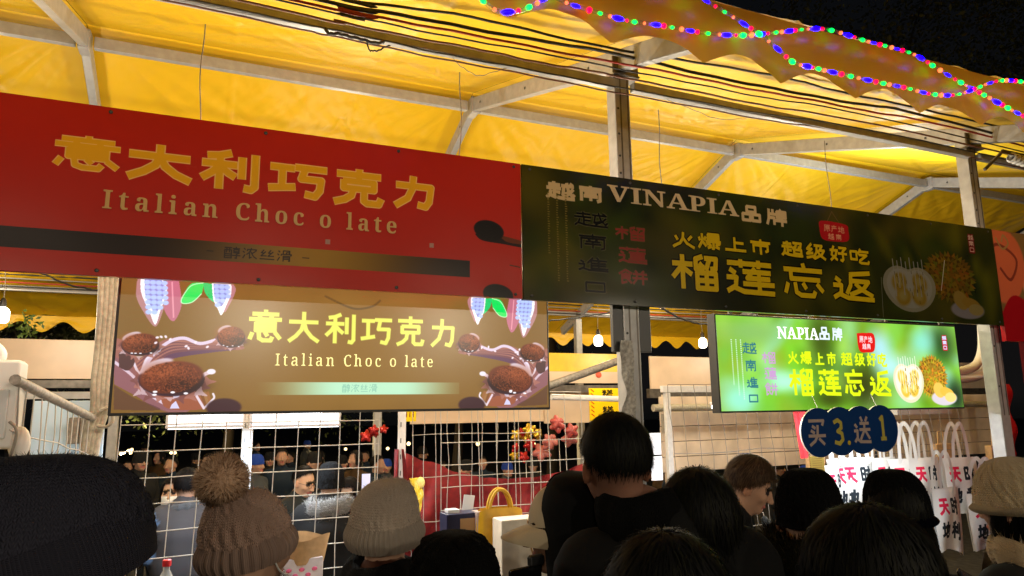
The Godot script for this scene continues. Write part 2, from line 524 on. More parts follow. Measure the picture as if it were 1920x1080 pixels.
func tent() -> void:
	var t := thing("market_tent", Vector3.ZERO, "yellow canvas market tent with grey aluminium frame and scalloped hem", "tent")
	var fold := FastNoiseLite.new()
	fold.seed = 3; fold.frequency = 0.9; fold.fractal_octaves = 3
	var fine := FastNoiseLite.new()
	fine.seed = 9; fine.frequency = 2.3; fine.fractal_octaves = 2
	for b in POSTS.size() - 1:
		var xa: float = POSTS[b] + 0.002
		var xb: float = POSTS[b + 1] - 0.002
		for side in 2:
			var e: Vector2 = FRONT if side == 0 else REAR
			var slope := Vector2(RIDGE.x - e.x, RIDGE.y - e.y)
			var L := slope.length()
			var nrm := Vector3(0, -slope.y / L, slope.x / L) * (1.0 if side == 0 else -1.0)
			if nrm.y < 0: nrm = -nrm
			var m := MB.new()
			m.sheet(126, 140, func(u: float, v: float):
				var x := lerpf(xa, xb, u)
				var p := Vector3(x, lerpf(e.x, RIDGE.x, v), lerpf(e.y, RIDGE.y, v))
				var edge := minf(minf(u, 1.0 - u) * 6.0, 1.0) * minf((1.0 - v) * 8.0, 1.0)
				var s := v * L
				# long creases that run down and across the slope, and fans of folds out of the upper corners
				var d := fold.get_noise_2d((x + s * 0.9) * 2.6, (s - x * 0.55) * 0.55) * 0.019
				d += fine.get_noise_2d((x - s * 0.7) * 2.2, (s + x) * 0.35) * 0.006
				for corner in [xa, xb]:
					var q := Vector2(x - corner, (1.0 - v) * L)
					var a := atan2(q.y, absf(q.x))
					var r := q.length()
					d += sin(a * 26.0 + 3.0 * fold.get_noise_1d(a * 4.0 + corner)) * 0.013 * smoothstep(0.04, 0.5, r) * exp(-r * 0.75) * smoothstep(0.12, 0.45, a) * (1.0 - smoothstep(1.1, 1.5, a))
				var ridge := 1.0 - absf(fine.get_noise_2d((x * 0.8 + s * 0.6) * 0.9 + 40.0, (s * 0.5 - x * 0.9) * 0.5))
				d += 0.016 * pow(ridge, 14.0) * smoothstep(-0.1, 0.35, fold.get_noise_2d(x * 0.6 + 9.0, s * 0.6))
				var crumple := smoothstep(3.2, 4.2, x) * (1.0 - smoothstep(4.9, 5.6, x)) * float(side == 0) * (1.0 - smoothstep(1.3, 2.2, s))
				d += crumple * 0.016 * (absf(fine.get_noise_2d(x * 2.4 + s * 1.5, s * 1.3 - x * 0.6)) - 0.2)
				if absf(u - 0.3333) < 0.005 or absf(u - 0.6667) < 0.005: d -= 0.007  # welded seams
				d -= 0.035 * sin(PI * u) * sin(PI * minf(v * 1.05, 1.0))
				return p + nrm * d * edge)
			put("canopy", m.mesh(), M.canvas, t)
	# scalloped hems
	for h in [[FRONT, 0.4615, 0.980, 3.366, 0.085, 0], [REAR, 0.4475, -1.906, 2.875, 0.13, 1]]:
		var f: Vector2 = h[0]
		for b in POSTS.size() - 1:
			var m := MB.new()
			m.sheet(150, 8, func(u: float, v: float):
				var x := lerpf(POSTS[b], POSTS[b + 1], u)
				var w := absf(sin(PI * (x - h[2]) / h[1])) if h[5] == 0 else 0.5 - 0.5 * cos(TAU * (x - h[2]) / h[1])
				var low: float = h[3] + h[4] * w
				var ripple := (sin(x * 7.0) * 0.008 + fine.get_noise_2d(x * 1.5, v) * 0.018) * v
				return Vector3(x, lerpf(f.x - 0.001, low, v), f.y + (0.0 if h[5] else 0.03 * sin(v * PI)) + ripple))
			put("valance", m.mesh(), M.canvas, t)
	# frame
	for x in POSTS:
		for zz in [-3.17, -9.2]:
			var p := MB.new()
			var top: float = roof_y(zz) - 0.17
			p.box(tf(Vector3(x, top * 0.5, zz)), Vector3(0.1, top, 0.09), 0.006)
			var post := put("post", p.mesh(), M.alu, t)
			if zz > -4.0:
				var g := MB.new()  # dark channel and bolt holes along the post
				for gx in [-0.014, 0.034]:
					g.box(tf(Vector3(x + gx, top * 0.5 + 0.9, zz + 0.0455)), Vector3(0.008, top - 1.8, 0.003))
				put("groove", g.mesh(), M.alu_dark, post)
				for hy in [2.0, 2.28, 3.17, 3.27, 3.4, 3.55]:
					var hole := MB.new()
					hole.lathe(Transform3D(Basis(Vector3.RIGHT, PI / 2), Vector3(x - 0.032, hy, zz + 0.046)), [Vector2(0.007, 0), Vector2(0.007, 0.002), Vector2(0, 0.003)], 8)
					put("bolt", hole.mesh(), M.dark_metal, post)
				var br := MB.new()
				br.box(tf(Vector3(x + 0.02, top + 0.0, zz + 0.055)), Vector3(0.17, 0.1, 0.012), 0.003)
				br.box(tf(Vector3(x + 0.02, top - 0.06, zz + 0.02)), Vector3(0.17, 0.012, 0.11), 0.003)
				put("bracket", br.mesh(), M.alu_dark, post)
		for ends in [[FRONT.y - 0.07, RIDGE.y + 0.03], [RIDGE.y - 0.03, REAR.y + 0.3]]:
			var r := MB.new()
			bar(r, Vector3(x, roof_y(ends[0]) - 0.12, ends[0]), Vector3(x, roof_y(ends[1]) - 0.12, ends[1]), 0.06, 0.12, 0.006)
			var raf := put("rafter", r.mesh(), M.alu, t)
			for k in 4:
				var z := lerpf(ends[0], ends[1], 0.06 + 0.29 * k)
				var hole := MB.new()
				hole.box(tf(Vector3(x - 0.031, roof_y(z) - 0.12, z)), Vector3(0.004, 0.018, 0.018), 0.001)
				put("bolt", hole.mesh(), M.dark_metal, raf)
		var j := MB.new()
		j.box(tf(Vector3(x, RIDGE.x - 0.14, RIDGE.y)), Vector3(0.075, 0.16, 0.14), 0.01)
		put("ridge_joint", j.mesh(), M.alu, t)
	for k in POSTS.size() - 1:
		for q in [["ridge_beam", RIDGE.x - 0.14, RIDGE.y, 0.05, 0.09], ["eave_beam", 3.685, -3.115, 0.05, 0.05], ["eave_beam", 3.272, -9.15, 0.06, 0.06]]:
			var m := MB.new()
			bar(m, Vector3(POSTS[k] + 0.06, q[1], q[2]), Vector3(POSTS[k + 1] - 0.06, q[1], q[2]), q[3], q[4])
			put(q[0], m.mesh(), M.alu, t)

func cable(pts: Array, r: float, m: Material, label: String, per := 8, group := "") -> void:
	var mb := MB.new()
	var p := spline(pts, per)
	for i in p.size():
		p[i] += Vector3(0, sin(i * 1.7) * 0.0025 + sin(i * 0.6 + r * 900.0) * 0.003, 0)
	mb.tube(p, r, 6)
	var o := put("cable", mb.mesh(), m)
	tag(o, label, "cable", group)

func cables() -> void:
	var w := -2.95
	cable([Vector3(-4, 3.86, w), Vector3(0.270, 3.749, -2.950), Vector3(0.457, 3.744, -2.950), Vector3(1.090, 3.794, -2.950), Vector3(1.968, 3.798, -2.950), Vector3(2.902, 3.853, -2.950), Vector3(3.508, 3.850, -2.950), Vector3(4.293, 3.856, -2.950), Vector3(5.318, 3.853, -2.950), Vector3(8, 3.74, w)], 0.007, M.black_rubber, "thick black cable strung highest, just below the scalloped hem")
	cable([Vector3(-4, 3.8, w), Vector3(0.271, 3.713, -2.950), Vector3(0.458, 3.713, -2.950), Vector3(1.076, 3.736, -2.950), Vector3(1.966, 3.767, -2.950), Vector3(2.813, 3.762, -2.950), Vector3(3.686, 3.791, -2.950), Vector3(4.608, 3.811, -2.950), Vector3(8, 3.7, w)], 0.009, M.black_rubber, "thick black taped cable strung just above the red cable")
	cable([Vector3(-4, 3.76, w), Vector3(0.272, 3.687, -2.950), Vector3(0.459, 3.692, -2.950), Vector3(1.076, 3.699, -2.950), Vector3(1.964, 3.720, -2.950), Vector3(2.811, 3.734, -2.950), Vector3(3.681, 3.753, -2.950), Vector3(4.712, 3.768, -2.950), Vector3(8, 3.67, w)], 0.0065, M.red_rubber, "bright red cable strung along the eave")
	cable([Vector3(-4, 3.73, w), Vector3(0.194, 3.668, -2.950), Vector3(0.460, 3.666, -2.950), Vector3(1.076, 3.671, -2.950), Vector3(1.962, 3.688, -2.950), Vector3(2.807, 3.693, -2.950), Vector3(3.917, 3.723, -2.950), Vector3(8, 3.66, w)], 0.0045, M.black_rubber, "thin black cable strung just below the red cable")
	cable([Vector3(-4, 3.7, w), Vector3(0.075, 3.632, -2.950), Vector3(0.461, 3.627, -2.950), Vector3(1.076, 3.629, -2.950), Vector3(1.542, 3.631, -2.950), Vector3(1.960, 3.642, -2.950), Vector3(2.802, 3.643, -2.950), Vector3(3.910, 3.670, -2.950), Vector3(8, 3.64, w)], 0.006, M.brown_rubber, "dark brown cable strung just above the eave beam")
	cable([Vector3(-4, 3.67, -3.08), Vector3(-0.116, 3.662, -3.080), Vector3(0.482, 3.654, -3.080), Vector3(1.123, 3.647, -3.080), Vector3(1.872, 3.654, -3.080), Vector3(2.921, 3.663, -3.080), Vector3(4.075, 3.701, -3.080), Vector3(8, 3.665, -3.08)], 0.0045, M.black_rubber, "black cable taped along the face of the eave beam")
	cable([Vector3(-4, 3.652, -3.1), Vector3(-0.179, 3.646, -3.100), Vector3(0.486, 3.632, -3.100), Vector3(1.131, 3.629, -3.100), Vector3(1.882, 3.631, -3.100), Vector3(2.936, 3.636, -3.100), Vector3(4.095, 3.666, -3.100), Vector3(8, 3.64, -3.1)], 0.0045, M.brown_rubber, "dull red cable under the edge of the eave beam")
	cable([Vector3(0.600, 3.619, -3.060), Vector3(0.601, 3.582, -3.040), Vector3(0.619, 3.564, -3.040), Vector3(0.657, 3.580, -3.040), Vector3(0.710, 3.618, -3.050)], 0.004, M.black_rubber, "loose black cable end looped below the eave beam")
	cable([Vector3(0.407, 3.646, -3.070), Vector3(0.429, 3.618, -3.050), Vector3(0.503, 3.626, -3.050), Vector3(0.603, 3.615, -3.050), Vector3(0.684, 3.637, -3.070)], 0.008, M.black_rubber, "knot of black tape and cable on the eave beam")
	cable([Vector3(1.046, 3.657, -3.120), Vector3(1.086, 3.624, -3.120), Vector3(1.152, 3.590, -3.120), Vector3(1.226, 3.598, -3.120), Vector3(1.346, 3.657, -3.120)], 0.002, M.grey_rubber, "thin pale wire sagging below the eave beam", 6)
	cable([Vector3(2.324, 3.663, -3.120), Vector3(2.550, 3.628, -3.120), Vector3(2.705, 3.596, -3.120), Vector3(2.954, 3.636, -3.120)], 0.002, M.grey_rubber, "thin pale wire sagging beside the middle post", 6)
	# cables along the rear eave
	for k in 5:
		var y := 3.27 + 0.045 * k
		cable([Vector3(-5, y, -9.05), Vector3(0, y + 0.01, -9.05), Vector3(5, y - 0.01, -9.05), Vector3(11, y, -9.05)], 0.009, [M.black_rubber, M.red_rubber, M.grey_rubber, M.black_rubber, M.brown_rubber][k], ["lowest, black cable along the rear eave", "red cable second from the bottom on the rear eave", "grey cable in the middle of the rear eave cables", "black cable second from the top on the rear eave", "topmost, brown cable along the rear eave"][k])
	cable([Vector3(-0.951, 2.702, -4.600), Vector3(-0.791, 2.635, -4.600), Vector3(-0.602, 2.590, -4.600), Vector3(-0.504, 2.557, -4.600)], 0.006, M.black_rubber, "black cable sloping down to the cream corner tubes")
	cable([Vector3(2.607, 2.611, -5.200), Vector3(2.916, 2.660, -5.200), Vector3(3.130, 2.696, -5.200), Vector3(3.295, 2.741, -5.200), Vector3(3.524, 2.848, -5.200)], 0.008, M.black_rubber, "black cable drooping beside the lit bulb under the tent")
	cable([Vector3(3.524, 2.848, -5.200), Vector3(3.750, 2.771, -5.200), Vector3(3.982, 2.682, -5.200), Vector3(4.161, 2.649, -5.200), Vector3(4.379, 2.657, -5.200), Vector3(4.874, 2.758, -5.200)], 0.01, M.black_rubber, "black taped cable sagging behind the middle post")
	# porcelain insulators on a bracket by the right post
	var b := thing("insulator_bracket", Vector3(5.358, 3.650, -3.000), "metal bracket with ribbed white insulators fixed by the post", "bracket")
	var m := MB.new()
	bar(m, Vector3(-0.35, -0.12, 0), Vector3(-0.1, 0.06, 0), 0.02, 0.02)
	bar(m, Vector3(-0.12, 0.05, 0), Vector3(0.4, 0.05, 0), 0.02, 0.03)
	put("arm", m.mesh(), M.alu_dark, b)
	for k in 3:
		var q := MB.new()
		var pr := []
		for i in 17:
			pr.append(Vector2(0.028 + 0.012 * sin(i * 1.6), 0.012 * i))
		pr.append(Vector2(0, 0.2))
		q.lathe(Transform3D(Basis(Vector3.FORWARD, PI / 2 + 0.1), Vector3(-0.08 + 0.16 * k, 0.0, 0.03)), pr, 10)
		put("insulator", q.mesh(), M.white_plastic, b)

func bulb(at: Vector3, top: float, energy: float, label: String, group := "", r := 0.045, color := Color(1.0, 0.94, 0.83), cord_wave := 0.01, glare := 9.0) -> Node3D:
	var t := thing("light_bulb", at, label, "light bulb", group)
	var g := MB.new()
	g.lathe(tf(Vector3.ZERO), [Vector2(0, -r), Vector2(r * 0.6, -r * 0.93), Vector2(r * 0.95, -r * 0.6), Vector2(r, 0), Vector2(r, r * 0.8), Vector2(r * 0.75, r * 1.25), Vector2(r * 0.4, r * 1.5)], 14)
	put("bulb_glass", g.mesh(), glow(color, glare), t)
	var s := MB.new()
	s.lathe(tf(Vector3(0, r * 1.5, 0)), [Vector2(r * 0.42, 0), Vector2(r * 0.46, r * 0.2), Vector2(r * 0.4, r * 1.0), Vector2(r * 0.2, r * 1.4), Vector2(0, r * 1.45)], 10)
	put("socket", s.mesh(), M.black, t)
	if top > r * 3.0:
		var c := MB.new()
		var p := []
		for i in 15:
			var k := i / 14.0
			p.append(Vector3(sin(k * 7.0 + at.x * 3.0) * cord_wave * sin(k * PI), lerpf(r * 2.8, top, k), 0))
		c.tube(p, 0.0028, 5)
		put("cord", c.mesh(), M.grey_rubber, t)
	var l := OmniLight3D.new()
	l.name = "bulb_light"
	l.light_energy = energy
	l.light_color = color
	l.light_size = r
	l.omni_range = 30.0
	l.omni_attenuation = 2.0
	l.shadow_enabled = true
	t.add_child(l, true)
	return t

func bulbs() -> void:
	# behind the shop boards, hung from the front eave beam
	var hung := "bulbs hung behind the shop boards"
	for q in [[-2.2, 1.2, "light bulb on a pale cord behind the red board, at its hidden end"], [-0.105, 1.2, "light bulb on a pale cord behind the red board, by its left characters"], [1.128, 1.2, "light bulb on a pale cord behind the red board, by its end"], [2.386, 1.2, "light bulb on a pale cord behind the dark board, beside the middle post"], [3.734, 1.2, "light bulb on a pale cord behind the dark board, by its red tag"]]:
		bulb(Vector3(q[0], 2.8, -3.24), 0.85, q[1], q[2], hung)
	var mid := "bulbs hung in the middle of the stall"
	for q in [[-1.6, "bare bulb hung mid-stall behind the red board, far end"], [0.6, "bare bulb hung mid-stall behind the red board, near its middle"], [2.9, "bare bulb hung mid-stall behind the dark board, near its start"], [5.0, "bare bulb hung mid-stall behind the dark board, near its end"]]:
		bulb(Vector3(q[0], 3.08, -4.8), 0.57, 1.25, q[1], mid, 0.05)
	var rail := thing("lamp_rail", Vector3(1.75, 3.66, -4.8), "grey rail hung under the tent that carries the mid-stall bulbs", "rail")
	var rm := MB.new()
	rm.tube([Vector3(-3.5, 0, 0), Vector3(3.5, 0, 0)], 0.014, 8)
	put("pole", rm.mesh(), M.alu, rail)
	for x in [-3.22, 1.37]:
		rm = MB.new()
		rm.tube([Vector3(x, 0, 0), Vector3(x, 0.75, 0)], 0.006, 6)
		put("hanger", rm.mesh(), M.alu, rail)
	# under the rear slope of the tent
	var rear := "bare bulbs hung under the rear slope"
	bulb(Vector3(4.023, 2.616, -6.800), 0.9, 0.85, "lit bare bulb hung beside the middle post, left of it", rear, 0.05)
	bulb(Vector3(5.487, 2.626, -6.800), 0.9, 1.1, "lit bare bulb hung next to the green screen", rear, 0.05)
	bulb(Vector3(-1.462, 2.622, -6.300), 0.7, 1.1, "lit bare bulb hung above the white electrical box", rear, 0.05)
	bulb(Vector3(1.055, 2.546, -6.800), 0.9, 1.1, "lit bare bulb hung behind the brown screen", rear, 0.05)
	bulb(Vector3(7.617, 2.606, -6.800), 0.9, 1.1, "lit bare bulb hung behind the green screen", rear, 0.05)
	bulb(Vector3(1.414, 3.3, -8.4), 0.4, 1.7, "lit bulb near the rear hem, behind the brown screen", rear, 0.05)
	bulb(Vector3(6.076, 3.35, -8.4), 0.35, 1.4, "lit bulb near the rear hem, behind the middle of the dark board", rear, 0.05)
	bulb(Vector3(-2.6, 3.35, -8.4), 0.35, 1.7, "lit bulb near the rear hem, beyond the electrical box", rear, 0.05)
	# tube lamps fixed behind the lower edge of each screen, shining back and down on the goods
	for q in [[0.75, 1.91, 1.3, "white tube lamp fixed behind the brown screen", 0.8], [3.72, 1.885, 1.75, "white tube lamp fixed behind the green screen", 4.2]]:
		var tl := thing("tube_lamp", Vector3(q[0], q[1], -3.47), q[3], "lamp", "tube lamps behind the screens")
		var mb := MB.new()
		mb.box(tf(Vector3(0, 0.02, 0.01)), Vector3(q[2] + 0.04, 0.02, 0.03), 0.003)
		put("fitting", mb.mesh(), M.white_steel, tl)
		mb = MB.new()
		mb.tube([Vector3(-q[2] * 0.5, 0, 0), Vector3(q[2] * 0.5, 0, 0)], 0.012, 10)
		put("tube", mb.mesh(), glow(Color(0.93, 0.97, 1.0), 9.0), tl)
		var al := AreaLight3D.new()
		al.name = "tube_light"
		al.area_size = Vector2(q[2], 0.03)
		al.light_energy = q[4]
		al.light_color = Color(0.90, 0.95, 1.0)
		al.shadow_enabled = true
		al.position = Vector3(0, -0.016, -0.01)
		al.rotation_degrees = Vector3(-90, 0, 0)
		tl.add_child(al, true)
	# a flood lamp on the next stall, mirrored as the pale patch in the canvas
	var f := thing("flood_lamp", Vector3(6.2, 3.55, -4.7), "white flood lamp fixed under the tent of the next stall", "lamp")
	f.look_at_from_position(f.position, Vector3(6.25, 4.6, -4.65), Vector3.FORWARD)
	var b := MB.new()
	b.box(tf(Vector3(0, 0, 0.04)), Vector3(0.3, 0.22, 0.07), 0.015)
	put("housing", b.mesh(), M.black, f)
	var face := MB.new()
	face.box(tf(Vector3(0, 0, 0.002)), Vector3(0.26, 0.18, 0.004))
	put("lamp_face", face.mesh(), glow(Color(0.85, 0.93, 1.0), 14.0), f)
	var l := AreaLight3D.new()
	l.name = "flood_light"
	l.area_size = Vector2(0.26, 0.18)
	l.light_energy = 4.2
	l.light_color = Color(0.85, 0.93, 1.0)
	l.shadow_enabled = true
	l.position = Vector3(0, 0, -0.006)
	f.add_child(l)

func opposite_stall() -> void:
	# the row across the lane, behind the photographer: its awning and bulbs light the boards and the queue from the front
	var t := thing("awning", Vector3(0, 0, 5.2), "yellow awning of the stall across the lane", "awning")
	var m := MB.new()
	m.sheet(30, 20, func(u: float, v: float): return Vector3(lerpf(-6, 10, u), lerpf(3.69, 4.7, v) - 0.03 * sin(u * 30.0), -1.8 + 3.2 * v))
	put("canopy", m.mesh(), M.canvas, t)
	m = MB.new()
	m.sheet(240, 4, func(u: float, v: float): return Vector3(lerpf(-6, 10, u), lerpf(3.688, 3.30 + 0.08 * absf(sin(u * 16.0 * PI / 0.46)), v), -1.8))
	put("valance", m.mesh(), M.canvas, t)
	for x in [-4.8, 2.0, 8.8]:
		var p := MB.new()
		p.box(tf(Vector3(x, 1.85, -0.7)), Vector3(0.08, 3.7, 0.08), 0.005)
		put("post", p.mesh(), M.alu, t)
	for x in [-2.6, 0.6, 3.8, 7.0]:
		bulb(Vector3(x, 3.36, 5.0), 0.5, 7.2, "lit bare bulb under the awning across the lane", "bulbs across the lane", 0.05)

func printed(im: Image, rough := 0.25) -> StandardMaterial3D:
	var m := mt(Color.WHITE, rough)
	m.albedo_texture = ImageTexture.create_from_image(im)
	m.metallic_specular = 0.28
	return m

func fit_text(parent: Node, text: String, x0: float, y0: float, x1: float, y1: float, z: float, m: Material, serif := true, bold := true, spacing := 0.0) -> void:
	var t := lettering(text, 0.1, spacing, serif, bold)
	var b := t.get_aabb()
	var o := put("lettering", t, m, parent)
	var s := Vector3((x1 - x0) / b.size.x, (y1 - y0) / b.size.y, 1.0)
	o.scale = s
	o.position = Vector3(x0 - b.position.x * s.x, y0 - b.position.y * s.y, z)

func row(im: Image, list: Array, thick: float, col: Color, edge := 0.0, ecol := Color.BLACK) -> void:
	if edge > 0.0:
		for q in list:
			stamp(im, q[0], q[1].x, q[1].y, q[2].x - q[1].x, q[2].y - q[1].y, thick + edge * 2.0, ecol)
	for q in list:
		stamp(im, q[0], q[1].x, q[1].y, q[2].x - q[1].x, q[2].y - q[1].y, thick, col)

func durian(im: Image, a: Vector2, ar: Vector2, b: Vector2, br: Vector2, p: Vector2, pr: Vector2, lit: float) -> void:
	var tint := func(r, g, bb): return Color(r, g, bb) * Color(lit, lit, lit, 1.0 / 1.0)
	for ring in 5:  # thorny husk
		var rr := 1.0 - 0.2 * ring
		var n := int(34 * rr) + 4
		blob(im, b, br.x * (rr - 0.06), br.y * (rr - 0.06), tint.call(0.50 + 0.05 * ring, 0.36 + 0.05 * ring, 0.10), 0.08)
		for i in n:
			var an := TAU * (i + 0.5 * (ring % 2)) / n + rng.randf_range(-0.05, 0.05)
			var d := Vector2(cos(an) * br.x, sin(an) * br.y)
			var p0 := b + d * (rr - 0.16)
			var sd := Vector2(-d.y, d.x).normalized() * br.x * 0.085
			poly(im, [p0 - sd, b + d * (rr + 0.08), p0 + sd], tint.call(rng.randf_range(0.62, 0.9), rng.randf_range(0.48, 0.68), 0.16))
	var heart := []  # the cut half: thick white rind round two yellow lobes
	for i in 36:
		var an := TAU * i / 36.0
		var r := 1.0 - 0.22 * exp(-pow((an - PI * 1.5) / 0.35, 2.0)) + 0.08 * cos(an * 2.0)
		heart.append(Vector2(cos(an) * r, sin(an) * r * (1.0 + 0.12 * sin(an))))
	poly(im, heart.map(func(q): return a + q * ar), tint.call(0.90, 0.88, 0.74))
	poly(im, heart.map(func(q): return a + q * ar * 0.86), tint.call(0.97, 0.95, 0.86))
	for q in [Vector2(-0.42, -0.1), Vector2(0.42, -0.12), Vector2(-0.3, 0.45), Vector2(0.34, 0.42)]:
		blob(im, a + q * ar, ar.x * 0.3, ar.y * 0.34, tint.call(0.92, 0.74, 0.22), 0.25, q.x)
		blob(im, a + q * ar + Vector2(-2, -3), ar.x * 0.18, ar.y * 0.2, tint.call(0.98, 0.88, 0.48), 0.7, q.x)
	for i in 8:
		var x := lerpf(-0.6, 0.6, i / 7.0)
		line(im, [a + Vector2(x * ar.x, -ar.y * rng.randf_range(0.9, 1.1)), a + Vector2(x * ar.x + 2.0, ar.y * rng.randf_range(0.1, 0.6))], ar.x * 0.035, tint.call(0.96, 0.95, 0.9))
	for i in 26:
		var c := a + Vector2(rng.randf_range(-0.6, 0.7) * ar.x, rng.randf_range(-0.6, 0.6) * ar.y)
		line(im, [c, c + Vector2(1, ar.y * 0.12)], 2.0, tint.call(0.5, 0.36, 0.08))
	blob(im, p + Vector2(0, pr.y * 0.35), pr.x, pr.y * 0.62, tint.call(0.86, 0.82, 0.85), 0.1)
	blob(im, p + Vector2(-pr.x * 0.35, -pr.y * 0.3), pr.x * 0.45, pr.y * 0.6, tint.call(0.95, 0.78, 0.35), 0.1, 0.6)
	blob(im, p + Vector2(pr.x * 0.25, -pr.y * 0.1), pr.x * 0.55, pr.y * 0.4, tint.call(0.95, 0.75, 0.28), 0.1, 0.2)
	blob(im, p + Vector2(pr.x * 0.5, pr.y * 0.3), pr.x * 0.45, pr.y * 0.4, tint.call(0.97, 0.85, 0.5), 0.1)

func film(b: MB, w: float, h: float, sd: int) -> void:  # printed film on a frame: slightly buckled front, flat back
	var f := FastNoiseLite.new()
	f.seed = sd; f.frequency = 1.1; f.fractal_octaves = 2
	b.sheet(120, 30, func(u: float, v: float):
		var e := minf(minf(u, 1.0 - u) * w, minf(v, 1.0 - v) * h)
		return Vector3((u - 0.5) * w, (0.5 - v) * h, 0.0135 + (0.0013 * f.get_noise_2d(u * w * 1.2, v * h * 1.4) - 0.0006) * smoothstep(0.0, 0.12, e)))
	b.box(tf(Vector3(0, 0, -0.002)), Vector3(w, h, 0.026))

func eyelets(t: Node3D, half: float) -> void:
	var n := int(half * 2.0 / 0.6)
	for i in n + 1:
		for y in [-0.325, 0.325]:
			var m := MB.new()
			m.lathe(Transform3D(Basis(Vector3.RIGHT, PI / 2), Vector3(lerpf(-half + 0.02, half - 0.02, float(i) / n), y, 0.0135)), [Vector2(0.008, 0), Vector2(0.008, 0.003), Vector2(0.003, 0.004), Vector2(0, 0.003)], 8)
			put("screw", m.mesh(), M.dark_metal, t)

func banners() -> void:
	# red board
	var im := Image.create(2048, 580, false, Image.FORMAT_RGBA8)
	im.fill(Color(0.70, 0.125, 0.05))
	var g0 := Color(0.90, 0.66, 0.06)
	row(im, [["意", Vector2(368, 112), Vector2(575, 228)]], 16.0, g0, 3.5, Color(0.93, 0.74, 0.42))
	row(im, [["大", Vector2(578, 109), Vector2(794, 239)], ["利", Vector2(814, 105), Vector2(1014, 247)], ["巧", Vector2(1041, 118), Vector2(1248, 249)], ["克", Vector2(1268, 113), Vector2(1470, 255)], ["力", Vector2(1499, 111), Vector2(1680, 244)]], 23.0, g0, 4.0, Color(0.93, 0.74, 0.42))
	var s0 := Vector2(257, 437)
	var s1 := Vector2(1819, 505)
	for x in range(0, s1.x):
		var k := clampf(1.0 - absf(x - 1215.0) / 640.0, 0.0, 1.0)
		var col := Color(0.12, 0.07, 0.055).lerp(Color(0.62, 0.46, 0.1), smoothstep(0.0, 1.0, k))
		im.fill_rect(Rect2i(x, s0.y, 1, s1.y - s0.y), col)
	var ink := Color(0.14, 0.08, 0.03)
	row(im, [["醇", Vector2(905, 451), Vector2(960, 494)], ["浓", Vector2(966, 450), Vector2(1016, 492)], ["丝", Vector2(1023, 451), Vector2(1075, 492)], ["滑", Vector2(1082, 450), Vector2(1134, 493)]], 4.0, ink)
	line(im, [Vector2(850, 472), Vector2(872, 472)], 3.0, ink)
	line(im, [Vector2(1170, 473), Vector2(1195, 473)], 3.0, ink)
	# printed chocolates at the end of the board
	for q in [[Vector2(1903, 304), 0.0], [Vector2(1941, 568), 0.3]]:
		var a: Vector2 = q[0]
		poly(im, curve2([a + Vector2(-62, 20), a + Vector2(-30, 44), a + Vector2(60, 52), a + Vector2(150, 60), a + Vector2(150, 40), a + Vector2(70, 26), a + Vector2(30, 0), a + Vector2(-62, 20)]), Color(0.12, 0.05, 0.04))
		poly(im, curve2([a + Vector2(44, 16), a + Vector2(80, 20), a + Vector2(150, 34), a + Vector2(150, 46), a + Vector2(80, 42), a + Vector2(44, 16)]), Color(0.4, 0.17, 0.05))
		blob(im, a, 66, 42, Color(0.05, 0.025, 0.025), 0.06, 0.12)
	line(im, [Vector2(1994, 443), Vector2(2040, 449)], 5.0, Color(0.3, 0.17, 0.08))
	for q in [Vector2(1259, 406), Vector2(1659, 387)]:
		im.fill_rect(Rect2i(q.x - 9, q.y - 9, 18, 18), Color(0.66, 0.5, 0.46))
	for k in 70:  # scuffs and dust on the film
		var a := Vector2(rng.randf() * 2048, rng.randf() * 580)
		line(im, [a, a + Vector2(rng.randf_range(-30, 30), rng.randf_range(-8, 8))], rng.randf_range(1.0, 2.2), Color(0.75, 0.35, 0.3, rng.randf_range(0.05, 0.22)))
	for k in 9:
		var a := Vector2(780, 188) + Vector2(rng.randf_range(-45, 45), rng.randf_range(-20, 28))
		line(im, [a, a + Vector2(rng.randf_range(-40, 40), rng.randf_range(-4, 18))], rng.randf_range(2.0, 7.0), Color(0.8, 0.45, 0.4, 0.10))
	var t := thing("shop_board", Vector3(0.1685, 2.767, -3.065), "wide red shop board with big gold characters and English words below", "sign")
	var b := MB.new()
	film(b, 2.433, 0.69, 1)
	put("panel", b.mesh(), printed(im, 0.3), t)
	eyelets(t, 1.2)
	var gold := mt(lin(0.58, 0.34, 0.09), 0.3)
	fit_text(t, "Italian Choc o late", -0.422 - 0.1685, 2.69 - 2.767, 0.753 - 0.1685, 2.772 - 2.767, 0.0165, gold, true, true, 13.0)
	# dark board with blurred leaves printed behind the words
	im = Image.create(2048, 386, false, Image.FORMAT_RGBA8)
	im.fill(Color(0.16, 0.17, 0.06))
	for k in 120:
		var c := Color(0.10, 0.12, 0.06).lerp([Color(0.44, 0.42, 0.07), Color(0.26, 0.34, 0.06), Color(0.38, 0.33, 0.10), Color(0.06, 0.09, 0.06)][k % 4], rng.randf_range(0.3, 0.9))
		c.a = 0.6
		blob(im, Vector2(rng.randf() * 2048, rng.randf() * 386), rng.randf_range(25, 120), rng.randf_range(20, 80), c, 0.95, rng.randf() * 3.0)
	var cream := Color(0.76, 0.67, 0.50)
	row(im, [["越", Vector2(76, 38), Vector2(167, 90)], ["南", Vector2(177, 39), Vector2(263, 86)], ["品", Vector2(781, 35), Vector2(861, 87)], ["牌", Vector2(884, 35), Vector2(973, 92)]], 11.0, cream)
	var yel := Color(0.76, 0.64, 0.06)
